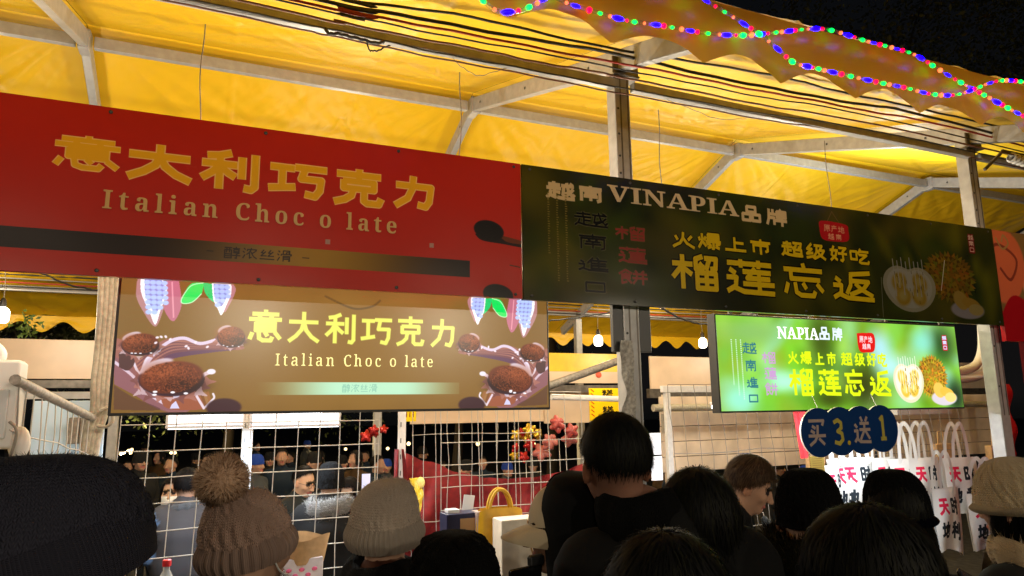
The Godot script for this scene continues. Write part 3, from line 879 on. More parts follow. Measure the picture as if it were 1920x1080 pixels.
	row(im, [["火", Vector2(498, 147), Vector2(589, 198)], ["爆", Vector2(598, 144), Vector2(686, 195)], ["上", Vector2(700, 146), Vector2(793, 194)], ["市", Vector2(804, 145), Vector2(896, 195)], ["超", Vector2(940, 139), Vector2(1033, 192)], ["级", Vector2(1046, 139), Vector2(1136, 195)], ["好", Vector2(1156, 138), Vector2(1237, 194)], ["吃", Vector2(1251, 141), Vector2(1345, 195)]], 10.0, yel, 3.0, Color(0.05, 0.04, 0.02))
	row(im, [["榴", Vector2(492, 216), Vector2(671, 327)], ["莲", Vector2(697, 217), Vector2(898, 333)], ["忘", Vector2(928, 212), Vector2(1125, 330)], ["返", Vector2(1153, 218), Vector2(1352, 330)]], 17.0, yel, 4.0, Color(0.05, 0.04, 0.02))
	row(im, [["越", Vector2(163, 117), Vector2(276, 162)], ["南", Vector2(169, 183), Vector2(275, 229)], ["進", Vector2(170, 250), Vector2(272, 294)], ["口", Vector2(184, 319), Vector2(268, 357)]], 6.0, Color(0.055, 0.06, 0.05), 2.0, Color(0.32, 0.31, 0.2))
	row(im, [["榴", Vector2(297, 149), Vector2(405, 190)], ["蓮", Vector2(305, 211), Vector2(408, 261)], ["餅", Vector2(305, 280), Vector2(405, 324)]], 6.0, Color(0.50, 0.19, 0.16), 1.5, Color(0.3, 0.28, 0.15))
	for k in 3:
		var x := 78 + 28 * k
		for y in range(74, [250, 330, 330][k], 7):
			line(im, [Vector2(x, y), Vector2(x + rng.randf_range(3, 7), y)], 3.0, Color(0.46, 0.4, 0.18))
	var tg := Vector2(1187, 88)
	line(im, [tg + Vector2(-40, -18), Vector2(1183, 17), tg + Vector2(42, -14)], 2.5, Color(0.42, 0.32, 0.2))
	poly(im, curve2([tg + Vector2(-70, -16), tg + Vector2(-55, -34), tg + Vector2(55, -30), tg + Vector2(68, -8), tg + Vector2(62, 28), tg + Vector2(0, 36), tg + Vector2(-60, 30), tg + Vector2(-70, -16)], 5), Color(0.62, 0.10, 0.12))
	row(im, [["原", tg + Vector2(-48, -22), tg + Vector2(-18, 4)], ["产", tg + Vector2(-14, -22), tg + Vector2(14, 4)], ["地", tg + Vector2(18, -22), tg + Vector2(48, 4)], ["越", tg + Vector2(-32, 8), tg + Vector2(-4, 30)], ["南", tg + Vector2(4, 8), tg + Vector2(32, 30)]], 3.0, Color(0.78, 0.55, 0.42))
	durian(im, Vector2(1539, 257), Vector2(128, 95), Vector2(1764, 213), Vector2(140, 95), Vector2(1845, 315), Vector2(95, 55), 0.48)
	for k in 3:
		row(im, [[["越", "南", "口"][k], Vector2(1898, 36) + Vector2(0, 24.0 * k), Vector2(1898, 36) + Vector2(30, 22 + 24.0 * k)]], 3.0, Color(0.72, 0.6, 0.55), 6.0, Color(0.4, 0.1, 0.1))
	line(im, [Vector2(1395, 236), Vector2(1385, 380)], 1.5, Color(0.5, 0.5, 0.45))
	line(im, [Vector2(1745, 149), Vector2(1707, 267)], 2.5, Color(0.75, 0.73, 0.68))
	t = thing("shop_board", Vector3(3.2365, 2.765, -3.065), "long dark olive shop board with yellow characters and printed durian", "sign")
	b = MB.new()
	film(b, 3.687, 0.695, 2)
	put("panel", b.mesh(), printed(im, 0.2), t)
	eyelets(t, 1.82)
	fit_text(t, "VINAPIA", 1.890 - 3.2365, 2.974 - 2.765, 2.775 - 3.2365, 3.064 - 2.765, 0.0165, mt(lin(0.52, 0.40, 0.22), 0.3))
	# third board at the next stall, a swirl of salmon and red
	im = Image.create(1024, 256, false, Image.FORMAT_RGBA8)
	im.fill(Color(0.47, 0.36, 0.2))
	for k in 16:
		var c := Vector2(fmod(k * 173.0, 1024.0), 80.0 + 60.0 * sin(k * 2.1))
		blob(im, c, 90, 75, [Color(0.78, 0.38, 0.24), Color(0.86, 0.5, 0.36), Color(0.66, 0.26, 0.2)][k % 3], 0.06, k * 0.7)
		line(im, curve2([c + Vector2(-70, 0), c + Vector2(-20, -50), c + Vector2(50, -20), c + Vector2(20, 30), c + Vector2(-15, 5)]), 7.0, Color(0.5, 0.2, 0.15))
	for k in 8:
		var c := Vector2(10 + 130.0 * k, 18)
		line(im, curve2([c, c + Vector2(20, 25), c + Vector2(45, 10), c + Vector2(30, -8), c + Vector2(20, 8)]), 5.0, Color(0.62, 0.48, 0.28))
	poly(im, curve2([Vector2(0, 190), Vector2(60, 150), Vector2(200, 200), Vector2(500, 160), Vector2(800, 205), Vector2(1024, 170), Vector2(1024, 256), Vector2(0, 256), Vector2(0, 190)]), Color(0.62, 0.06, 0.10))
	t = thing("shop_board", Vector3(6.62, 2.71, -3.07), "salmon and red shop board of swirls beside the dark olive board", "sign")
	b = MB.new()
	b.box(tf(Vector3.ZERO), Vector3(3.06, 0.8, 0.03))
	put("panel", b.mesh(), printed(im, 0.3), t)
	b = MB.new()
	b.sheet(40, 30, func(u: float, v: float): return Vector3(5.16 + 2.8 * u, lerpf(2.3, 0.9, v), -3.02 + 0.02 * sin(u * 40.0) * v))
	tag(put("tarpaulin", b.mesh(), M.red_cloth), "red tarpaulin hanging under the salmon shop board", "tarpaulin")

func screen_mat(im: Image, e: float) -> StandardMaterial3D:
	var m := mt(Color(0.02, 0.02, 0.02), 0.25)
	m.emission_enabled = true
	m.emission = Color.BLACK
	m.emission_texture = ImageTexture.create_from_image(im)
	m.emission_energy_multiplier = e
	return m

func mirrored(pts: Array, on: bool) -> Array:
	return pts.map(func(p): return Vector2(1024 - p.x, p.y)) if on else pts

func screens() -> void:
	var im := Image.create(1024, 289, false, Image.FORMAT_RGBA8)
	im.fill(Color(0.475, 0.345, 0.155))
	for k in 14:  # uneven light of the rows of lamps inside the light box
		for j in 4:
			blob(im, Vector2(40 + 73 * k, 40 + 70 * j + (k % 2) * 20), 46, 40, Color(0.62, 0.46, 0.21, 0.45 * (1.0 - absf(k - 6.5) / 8.5)), 0.95)
	line(im, curve2([Vector2(430, 18), Vector2(480, 40), Vector2(510, 46), Vector2(545, 38), Vector2(565, 22)]), 5.0, Color(0.38, 0.29, 0.15, 0.7))
	for mir in [false, true]:
		var f := func(p: Array) -> Array: return mirrored(p, mir)
		# cocoa pods and leaves along the top
		poly(im, f.call(curve2([Vector2(111, -2), Vector2(120, 53), Vector2(107, 91), Vector2(89, 72), Vector2(82, 43), Vector2(87, 0)])), Color(0.74, 0.42, 0.50))
		line(im, f.call([Vector2(98, 4), Vector2(106, 83)]), 3.0, Color(0.9, 0.6, 0.66))
		poly(im, f.call(curve2([Vector2(30, -2), Vector2(30, 39), Vector2(50, 79), Vector2(72, 104), Vector2(85, 66), Vector2(91, 24), Vector2(80, -2)])), Color(0.70, 0.50, 0.50))
		poly(im, f.call(curve2([Vector2(36, -2), Vector2(39, 31), Vector2(58, 73), Vector2(71, 100), Vector2(79, 69), Vector2(89, 24), Vector2(78, -2)])), Color(0.97, 0.95, 0.97))
		poly(im, f.call(curve2([Vector2(44, -3), Vector2(47, 33), Vector2(60, 61), Vector2(70, 76), Vector2(80, 49), Vector2(85, 19), Vector2(75, -2)])), Color(0.55, 0.55, 0.80))
		for j in 7:
			for i in 4:
				var p := Vector2(49, 7) + Vector2(i * 11.5 + j * 1.2, j * 11.0)
				if i * 11.5 < 44 - maxf(0.0, j - 4) * 12.0:
					blob(im, f.call([p])[0], 6.0, 5.0, Color(0.70, 0.78, 0.99), 0.3)
		poly(im, f.call(curve2([Vector2(162, 2), Vector2(136, 6), Vector2(122, 35), Vector2(121, 50), Vector2(141, 46), Vector2(159, 27), Vector2(162, 2)])), Color(0.05, 0.86, 0.35))
		poly(im, f.call(curve2([Vector2(161, 2), Vector2(167, 26), Vector2(187, 44), Vector2(182, 3)])), Color(0.02, 0.78, 0.42))
		line(im, f.call(curve2([Vector2(162, 2), Vector2(137, 10), Vector2(121, 36), Vector2(121, 50), Vector2(141, 47), Vector2(159, 27)])), 2.0, Color(0.75, 0.95, 0.75))
		poly(im, f.call(curve2([Vector2(225, 2), Vector2(230, 17), Vector2(218, 51), Vector2(208, 67), Vector2(201, 37), Vector2(216, 3)])), Color(0.70, 0.48, 0.50))
		poly(im, f.call(curve2([Vector2(179, 2), Vector2(184, 38), Vector2(195, 61), Vector2(203, 74), Vector2(212, 51), Vector2(221, 23), Vector2(220, 2)])), Color(0.97, 0.95, 0.97))
		poly(im, f.call(curve2([Vector2(183, 3), Vector2(187, 33), Vector2(201, 54), Vector2(213, 26), Vector2(214, 3)])), Color(0.52, 0.55, 0.80))
		for j in 5:
			for i in 3:
				var p := Vector2(189, 9) + Vector2(i * 11.5 + j * 1.2, j * 10.5)
				if i * 11.5 < 33 - maxf(0.0, j - 2) * 11.0:
					blob(im, f.call([p])[0], 6.0, 5.0, Color(0.68, 0.76, 0.98), 0.3)
		# ribbon of melted chocolate with truffles
		poly(im, f.call(curve2([Vector2(-7, 130), Vector2(14, 138), Vector2(47, 174), Vector2(83, 137), Vector2(124, 126), Vector2(162, 135), Vector2(211, 127), Vector2(251, 142), Vector2(248, 151), Vector2(191, 153), Vector2(137, 163), Vector2(86, 188), Vector2(49, 206), Vector2(0, 195)])), Color(0.60, 0.38, 0.34))
		poly(im, f.call(curve2([Vector2(84, 160), Vector2(125, 145), Vector2(190, 148), Vector2(235, 151), Vector2(191, 158), Vector2(132, 168), Vector2(96, 178)])), Color(0.38, 0.24, 0.34))
		for i in 16:  # streaks of light and dark in the poured chocolate
			var o := Vector2(0, -14.0 + 2.2 * i)
			line(im, f.call(curve2([Vector2(42, 197) + o, Vector2(70, 169) + o, Vector2(102, 148) + o * 0.8, Vector2(136, 145) + o * 0.55, Vector2(174, 146) + o * 0.3, Vector2(234, 145) + o * 0.25])), 4.0, [Color(0.72, 0.48, 0.42, 0.5), Color(0.50, 0.30, 0.30, 0.5), Color(0.36, 0.22, 0.30, 0.45), Color(0.62, 0.40, 0.36, 0.5)][(i * 7) % 4])
			var w := Vector2(0, 1.9 * i)
			line(im, f.call(curve2([Vector2(-2, 179) + w, Vector2(32, 211) + w, Vector2(70, 247) + w * 0.8, Vector2(110, 274) + w * 0.5, Vector2(144, 284) + w * 0.3])), 4.0, [Color(0.64, 0.42, 0.42, 0.5), Color(0.42, 0.25, 0.27, 0.5), Color(0.76, 0.56, 0.54, 0.45), Color(0.5, 0.31, 0.32, 0.5)][(i * 5) % 4])
			line(im, f.call([Vector2(86, 246) + Vector2(i * 6.5, 0), Vector2(105, 281) + Vector2(i * 6.0, 0)]), 6.0, [Color(0.72, 0.42, 0.28, 0.5), Color(0.5, 0.26, 0.18, 0.5), Color(0.8, 0.55, 0.42, 0.4)][i % 3])
		line(im, f.call(curve2([Vector2(56, 195), Vector2(74, 162), Vector2(102, 136), Vector2(130, 128), Vector2(163, 139), Vector2(200, 129), Vector2(223, 133)])), 7.0, Color(0.86, 0.78, 0.86))
		line(im, f.call(curve2([Vector2(35, 183), Vector2(49, 206), Vector2(60, 174), Vector2(84, 155)])), 5.0, Color(0.9, 0.86, 0.93))
		poly(im, f.call(curve2([Vector2(-2, 170), Vector2(36, 195), Vector2(80, 246), Vector2(139, 286), Vector2(146, 281), Vector2(92, 281), Vector2(40, 251), Vector2(2, 229)])), Color(0.55, 0.36, 0.38))
		poly(im, f.call(curve2([Vector2(2, 231), Vector2(40, 257), Vector2(93, 283), Vector2(5, 282)])), Color(0.30, 0.18, 0.20, 0.5))
		line(im, f.call(curve2([Vector2(-1, 182), Vector2(32, 208), Vector2(65, 245), Vector2(91, 265), Vector2(118, 279)])), 6.0, Color(0.85, 0.76, 0.82))
		poly(im, f.call(curve2([Vector2(79, 238), Vector2(91, 257), Vector2(108, 281), Vector2(176, 282), Vector2(161, 246), Vector2(142, 238)])), Color(0.60, 0.34, 0.24))
		poly(im, f.call([Vector2(115, 248), Vector2(130, 246), Vector2(127, 261), Vector2(117, 261)]), Color(0.86, 0.85, 0.94))
		poly(im, f.call([Vector2(114, 272), Vector2(122, 265), Vector2(130, 281), Vector2(111, 281)]), Color(0.82, 0.80, 0.92))
		line(im, f.call(curve2([Vector2(162, 254), Vector2(171, 269), Vector2(179, 282)])), 5.0, Color(0.88, 0.8, 0.84))
		line(im, f.call(curve2([Vector2(181, 279), Vector2(192, 266), Vector2(198, 258), Vector2(195, 249)])), 4.0, Color(0.9, 0.85, 0.88))
		blob(im, f.call([Vector2(219, 280)])[0], 36, 20, Color(0.24, 0.13, 0.16), 0.12)
		line(im, f.call(curve2([Vector2(161, 238), Vector2(168, 219), Vector2(176, 207), Vector2(193, 200)])), 8.0, Color(0.85, 0.74, 0.76))
		blob(im, f.call([Vector2(189, 201)])[0], 9, 6, Color(0.92, 0.88, 0.93), 0.2)
		poly(im, f.call(curve2([Vector2(6, 163), Vector2(23, 155), Vector2(37, 181), Vector2(26, 200), Vector2(8, 193)])), Color(0.32, 0.2, 0.2))
		for q in [[Vector2(45, 142), 37.0, 24.0], [Vector2(226, 121), 30.0, 24.0], [Vector2(111, 214), 66.0, 38.0]]:
			var c: Vector2 = f.call([q[0]])[0]
			blob(im, c + Vector2(0, q[2] * 0.16), q[1] * 1.0, q[2] * 0.92, Color(0.22, 0.13, 0.18), 0.06)
			for i in 11:  # splashes that wrap the lower side
				var an := PI * (0.02 + 0.096 * i)
				var e := c + Vector2(cos(an) * q[1] * 1.0, sin(an) * q[2] * 1.0 + q[2] * 0.14)
				var out = Vector2(cos(an), sin(an) * 0.7) * q[1] * rng.randf_range(0.12, 0.42)
				var tn = Vector2(-sin(an), cos(an)) * q[1] * 0.2
				poly(im, curve2([e - tn, e + out * 0.4 - tn * 0.3, e + out, e + out * 0.4 + tn * 0.5, e + tn, e - tn], 4), [Color(0.66, 0.43, 0.38, 0.9), Color(0.48, 0.29, 0.28, 0.9), Color(0.80, 0.68, 0.70, 0.85)][i % 3])
			blob(im, c + Vector2((0.85 if mir else -0.85) * q[1] * 0.55, -q[2] * 0.62), q[1] * 0.5, q[2] * 0.35, Color(0.85, 0.82, 0.9), 0.15, 0.4 if mir else -0.4)
			blob(im, c, q[1] * 0.94, q[2] * 0.9, Color(0.42, 0.19, 0.12), 0.08, 0.15 if mir else -0.15)
			blob(im, c + Vector2((0.3 if mir else -0.3) * q[1], -q[2] * 0.35), q[1] * 0.6, q[2] * 0.5, Color(0.66, 0.34, 0.20, 0.8), 0.9)
			blob(im, c + Vector2((-0.35 if mir else 0.35) * q[1], q[2] * 0.45), q[1] * 0.6, q[2] * 0.4, Color(0.17, 0.07, 0.06, 0.8), 0.9)
			for i in int(q[1] * q[2] * 0.6):
				var an := rng.randf() * TAU
				var rr := sqrt(rng.randf()) * 0.85
				blob(im, c + Vector2(cos(an) * q[1], sin(an) * q[2]) * rr, 1.3, 1.3, [Color(0.66, 0.34, 0.2, 0.4), Color(0.22, 0.09, 0.06, 0.4), Color(0.48, 0.22, 0.10, 0.4)][i % 3], 0.4)
			for i in 4:
				blob(im, c + Vector2(q[1] * rng.randf_range(-0.7, 0.7), q[2] * rng.randf_range(0.8, 1.0)), q[1] * 0.07, q[1] * 0.035, Color(0.96, 0.95, 0.98), 0.2)
		for i in 9:
			blob(im, f.call([Vector2(52, 137) + Vector2(rng.randf_range(20, 140), rng.randf_range(-12, 30))])[0], 3.5, 2.5, Color(0.92, 0.86, 0.9), 0.3, rng.randf() * 3.0)
	var b0 := Vector2(252, 224)
	var b1 := Vector2(771, 253)
	for x in range(b0.x, b1.x):
		var k := clampf(1.0 - absf(x - (b0.x + b1.x) * 0.53) / ((b1.x - b0.x) * 0.52), 0.0, 1.0)
		for y in range(b0.y, b1.y):
			im.set_pixel(x, y, im.get_pixel(x, y).lerp(Color(0.72, 0.90, 0.76), smoothstep(0.0, 0.75, k)))
	row(im, [["醇", Vector2(477, 228), Vector2(496, 248)], ["浓", Vector2(498, 228), Vector2(518, 248)], ["丝", Vector2(520, 228), Vector2(539, 248)], ["滑", Vector2(541, 228), Vector2(561, 248)]], 1.6, Color(0.55, 0.76, 0.66))
	row(im, [["意", Vector2(259, 57), Vector2(337, 133)], ["大", Vector2(345, 57), Vector2(422, 133)], ["利", Vector2(433, 59), Vector2(508, 133)], ["巧", Vector2(518, 63), Vector2(595, 134)], ["克", Vector2(604, 59), Vector2(680, 135)], ["力", Vector2(692, 61), Vector2(764, 136)]], 8.5, Color(0.90, 0.91, 0.38), 1.0, Color(0.74, 0.68, 0.28))
	var t := thing("screen", Vector3(0.641, 2.18, -3.33), "wide lit brown screen with cocoa pods, chocolates and pale yellow characters", "screen")
	var b := MB.new()
	b.box(tf(Vector3(0, 0, -0.012)), Vector3(2.03, 0.59, 0.06), 0.004)
	put("frame", b.mesh(), M.black, t)
	b = MB.new()
	b.box(tf(Vector3(0, 0, 0.02)), Vector3(2.006, 0.566, 0.004))
	put("screen_face", b.mesh(), screen_mat(im, 1.2), t)
	fit_text(t, "Italian Choc o late", 0.272 - 0.641, 2.098 - 2.18, 1.009 - 0.641, 2.156 - 2.18, 0.0235, glow(Color(0.90, 0.90, 0.42), 1.0), true, false, 13.0)
	screen_light(t, Vector2(2.0, 0.56), Color(1.0, 0.84, 0.55), 0.05)
	for x in [-0.9, 0.0, 0.9]:
		var h := MB.new()
		h.box(tf(Vector3(x, 0.35, 0.0)), Vector3(0.03, 0.16, 0.012), 0.002)
		put("hanger", h.mesh(), M.alu_dark, t)
	# green screen
	im = Image.create(1024, 272, false, Image.FORMAT_RGBA8)
	im.fill(Color(0.50, 0.78, 0.20))
	for k in 150:
		var c: Color = [Color(0.50, 0.82, 0.18), Color(0.64, 0.88, 0.34), Color(0.36, 0.56, 0.10), Color(0.62, 0.88, 0.78), Color(0.58, 0.66, 0.14), Color(0.44, 0.74, 0.28)][k % 6]
		c.a = 0.6
		blob(im, Vector2(rng.randf() * 1024, rng.randf() * 272), rng.randf_range(20, 75), rng.randf_range(15, 60), c, 0.95, rng.randf() * 3.0)
	for q in [[Vector2(400, 60), 50, 90, Color(0.22, 0.28, 0.06, 0.85)], [Vector2(560, 200), 70, 70, Color(0.20, 0.22, 0.06, 0.9)], [Vector2(420, 240), 60, 30, Color(0.2, 0.22, 0.05, 0.8)], [Vector2(990, 235), 40, 50, Color(0.05, 0.16, 0.08, 0.95)], [Vector2(955, 60), 60, 60, Color(0.08, 0.22, 0.1, 0.8)], [Vector2(60, 240), 60, 45, Color(0.6, 0.95, 0.85, 0.9)], [Vector2(250, 190), 70, 26, Color(0.70, 0.97, 0.85, 0.9)], [Vector2(650, 80), 50, 50, Color(0.7, 0.9, 0.97, 0.9)], [Vector2(690, 140), 60, 40, Color(0.72, 0.92, 0.95, 0.9)], [Vector2(850, 60), 50, 40, Color(0.55, 0.9, 0.85, 0.8)], [Vector2(130, 45), 110, 35, Color(0.52, 0.72, 0.38, 0.9)]]:
		blob(im, q[0], q[1], q[2], q[3], 0.9)
	row(im, [["品", Vector2(394, 21), Vector2(436, 60)], ["牌", Vector2(448, 21), Vector2(490, 63)]], 6.0, Color(0.88, 0.93, 0.99))
	var yl := Color(0.87, 0.96, 0.10)
	row(im, [["火", Vector2(257, 98), Vector2(301, 137)], ["爆", Vector2(309, 99), Vector2(352, 137)], ["上", Vector2(365, 99), Vector2(406, 139)], ["市", Vector2(416, 98), Vector2(455, 140)], ["超", Vector2(476, 97), Vector2(523, 139)], ["级", Vector2(534, 98), Vector2(577, 140)], ["好", Vector2(588, 97), Vector2(627, 140)], ["吃", Vector2(637, 97), Vector2(675, 141)]], 6.0, yl)
	row(im, [["榴", Vector2(257, 150), Vector2(352, 231)], ["莲", Vector2(372, 151), Vector2(464, 233)], ["忘", Vector2(479, 150), Vector2(566, 234)], ["返", Vector2(589, 150), Vector2(682, 236)]], 11.0, yl)
	row(im, [["越", Vector2(89, 75), Vector2(141, 110)], ["南", Vector2(94, 126), Vector2(138, 161)], ["進", Vector2(96, 175), Vector2(138, 208)], ["口", Vector2(97, 223), Vector2(138, 251)]], 4.0, Color(0.18, 0.45, 0.5))
	row(im, [["榴", Vector2(158, 102), Vector2(211, 137)], ["蓮", Vector2(164, 147), Vector2(211, 184)], ["餅", Vector2(163, 193), Vector2(210, 230)]], 4.0, Color(0.78, 0.60, 0.80))
	for k in 3:
		for y in range(70, [200, 230, 240][k], 6):
			line(im, [Vector2(48 + 17 * k, y), Vector2(52 + 17 * k, y)], 3.0, Color(0.85, 0.98, 0.9))
	tg = Vector2(592, 64)
	poly(im, curve2([tg + Vector2(-38, -28), tg + Vector2(0, -30), tg + Vector2(38, -26), tg + Vector2(34, 24), tg + Vector2(0, 32), tg + Vector2(-34, 26), tg + Vector2(-38, -28)], 4), Color(0.85, 0.10, 0.08))
	row(im, [["原", tg + Vector2(-28, -20), tg + Vector2(-10, 2)], ["产", tg + Vector2(-8, -20), tg + Vector2(8, 2)], ["地", tg + Vector2(10, -20), tg + Vector2(28, 2)], ["越", tg + Vector2(-18, 4), tg + Vector2(-1, 22)], ["南", tg + Vector2(2, 4), tg + Vector2(18, 22)]], 3.0, Color(0.99, 0.80, 0.82))
	durian(im, Vector2(769, 182), Vector2(66, 72), Vector2(884, 171), Vector2(72, 70), Vector2(932, 227), Vector2(62, 40), 1.0)
	for k in 3:
		row(im, [[["越", "南", "口"][k], Vector2(955, 33) + Vector2(0, 16.0 * k), Vector2(955, 33) + Vector2(20, 15 + 16.0 * k)]], 3.0, Color(0.8, 0.85, 0.99), 4.0, Color(0.75, 0.1, 0.15))
	t = thing("screen", Vector3(3.845, 2.145, -3.337), "bright green screen with yellow characters and cut durian", "screen")
	b = MB.new()
	b.box(tf(Vector3(0, 0, 0)), Vector3(2.172, 0.592, 0.07), 0.003)
	put("frame", b.mesh(), M.black, t)
	b = MB.new()
	b.box(tf(Vector3(0, 0, 0.0355)), Vector3(2.15, 0.57, 0.004))
	put("screen_face", b.mesh(), screen_mat(im, 1.25), t)
	fit_text(t, "NAPIA", 3.242 - 3.845, 2.301 - 2.145, 3.589 - 3.845, 2.376 - 2.145, 0.039, glow(Color(0.88, 0.93, 1.0), 1.0))
	screen_light(t, Vector2(2.15, 0.57), Color(0.6, 1.0, 0.45), 0.07)
	for x in [-0.95, -0.3, 0.4, 0.95]:
		var h := MB.new()
		h.box(tf(Vector3(x, 0.35, 0.02)), Vector3(0.03, 0.14, 0.012), 0.002)
		put("hanger", h.mesh(), M.alu_dark, t)

var tg := Vector2.ZERO

func screen_light(t: Node3D, size: Vector2, c: Color, e: float) -> void:
	var l := AreaLight3D.new()
	l.name = "screen_light"
	l.area_size = size
	l.light_color = c
	l.light_energy = e
	l.shadow_enabled = true
	l.position = Vector3(0, 0, 0.07)
	l.rotation.y = PI
	t.add_child(l, true)

func rope_lights() -> void:
	var ropes := [
		["coloured rope light along the tent hem, upper strand with the long arch", [Vector3(1.066, 3.522, -2.200), Vector3(1.158, 3.479, -2.200), Vector3(1.222, 3.457, -2.190), Vector3(1.347, 3.449, -2.190), Vector3(1.488, 3.446, -2.190), Vector3(1.650, 3.461, -2.190), Vector3(1.900, 3.479, -2.190), Vector3(2.100, 3.509, -2.180), Vector3(2.307, 3.570, -2.180), Vector3(2.492, 3.626, -2.180), Vector3(2.630, 3.648, -2.180), Vector3(2.860, 3.642, -2.180), Vector3(3.104, 3.645, -2.180), Vector3(3.220, 3.636, -2.180), Vector3(3.342, 3.602, -2.180), Vector3(3.492, 3.562, -2.180), Vector3(3.639, 3.529, -2.180), Vector3(3.765, 3.503, -2.180), Vector3(3.890, 3.475, -2.180), Vector3(4.091, 3.440, -2.180), Vector3(4.381, 3.428, -2.180)]],
		["coloured rope light along the tent hem, lower strand crossing the arch", [Vector3(1.723, 3.676, -2.160), Vector3(1.817, 3.630, -2.160), Vector3(1.885, 3.604, -2.160), Vector3(1.984, 3.574, -2.160), Vector3(2.075, 3.533, -2.150), Vector3(2.168, 3.498, -2.150), Vector3(2.256, 3.452, -2.150), Vector3(2.339, 3.410, -2.150), Vector3(2.480, 3.416, -2.160), Vector3(2.682, 3.418, -2.160), Vector3(2.896, 3.422, -2.160), Vector3(3.082, 3.428, -2.160), Vector3(3.257, 3.428, -2.160), Vector3(3.443, 3.455, -2.160), Vector3(3.601, 3.513, -2.160), Vector3(3.719, 3.565, -2.160), Vector3(3.863, 3.613, -2.160), Vector3(4.054, 3.639, -2.160), Vector3(4.298, 3.648, -2.160)]],
		["short coloured rope light by the first scallops of the tent hem", [Vector3(0.782, 3.440, -2.200), Vector3(0.856, 3.389, -2.200), Vector3(0.920, 3.362, -2.200), Vector3(0.992, 3.379, -2.200), Vector3(1.064, 3.421, -2.200), Vector3(1.134, 3.482, -2.200)]]]
	var kinds := [[glow(Color(0.03, 0.0, 1.0), 14.0), 0.022], [glow(Color(1.0, 0.0, 0.18), 5.0), 0.008], [glow(Color(0.0, 1.0, 0.25), 6.0), 0.012], [glow(Color(1.0, 0.42, 0.22), 3.0), 0.008]]
	var clear := mt(Color(0.8, 0.8, 0.85, 0.12), 0.2)
	clear.transparency = BaseMaterial3D.TRANSPARENCY_ALPHA
	for k in 4: kinds[k][0].albedo_color = Color(0.05, 0.05, 0.05)
	var leds := []
	for k in 4:
		var b := MB.new()
		b.ball(tf(Vector3.ZERO), Vector3(0.0095, 0.0095, kinds[k][1] * 1.1), 8, 6)
		leds.append(b.mesh())
	for q in ropes:
		var p := spline(q[1], 10)
		var t := thing("rope_light", Vector3.ZERO, q[0], "rope light", "rope lights on the tent hem")
		var m := MB.new()
		m.tube(p, 0.0085, 7)
		put("clear_tube", m.mesh(), clear, t)
		var run := 0.0
		var k := 0
		for i in p.size() - 1:
			var seg: float = p[i].distance_to(p[i + 1])
			while run < seg:
				var at: Vector3 = p[i].lerp(p[i + 1], run / seg)
				var o := put("led", leds[k % 4], kinds[k % 4][0], t)
				o.look_at_from_position(at, at + (p[i + 1] - p[i]), Vector3.UP)
				o.scale = Vector3.ONE * rng.randf_range(0.65, 1.35)
				run += 0.047 * rng.randf_range(0.75, 1.3)
				k += 1
			run -= seg

func slab(called: String, a: Vector3, b: Vector3, m: Material, label: String, cat: String, group := "", bev := 0.003) -> MeshInstance3D:  # box between two opposite corners
	var mb := MB.new()
	mb.box(tf((a + b) * 0.5), (b - a).abs(), bev)
	var o := put(called, mb.mesh(), m)
	tag(o, label, cat, group)
	return o

func wire_row(parent: Node, called: String, pts: Array, r: float, m: Material) -> void:
	var mb := MB.new()
	mb.tube(pts, r * 0.9, 5)
	put(called, mb.mesh(), m, parent)

func wobble(a: Vector3, b: Vector3, w: float, n := 6) -> Array:
	var p := []
	for i in n + 1:
		p.append(a.lerp(b, float(i) / n) + (Vector3(rng.randf_range(-w, w), rng.randf_range(-w, w), rng.randf_range(-w, w)) if i > 0 and i < n else Vector3.ZERO))
	return p

func grid_panel(label: String, xs: Array, ys: Array, z: float, r: float, m: Material, group: String, shear := 0.0, wob := 0.004) -> void:
	var t := thing("wire_mesh_panel", Vector3(xs[0], ys[-1], z), label, "mesh panel", group)
	for x in xs:
		wire_row(t, "wire", wobble(Vector3(x - xs[0] - shear, ys[0] - ys[-1], 0), Vector3(x - xs[0] + shear, 0, 0), wob), r * 0.85, m)
	for y in ys:
		var k: float = shear * (1.0 - 2.0 * (y - ys[-1]) / (ys[0] - ys[-1]))
		wire_row(t, "wire", wobble(Vector3(k, y - ys[-1], 0.007), Vector3(xs[-1] - xs[0] + k, y - ys[-1], 0.007), wob), r, m)

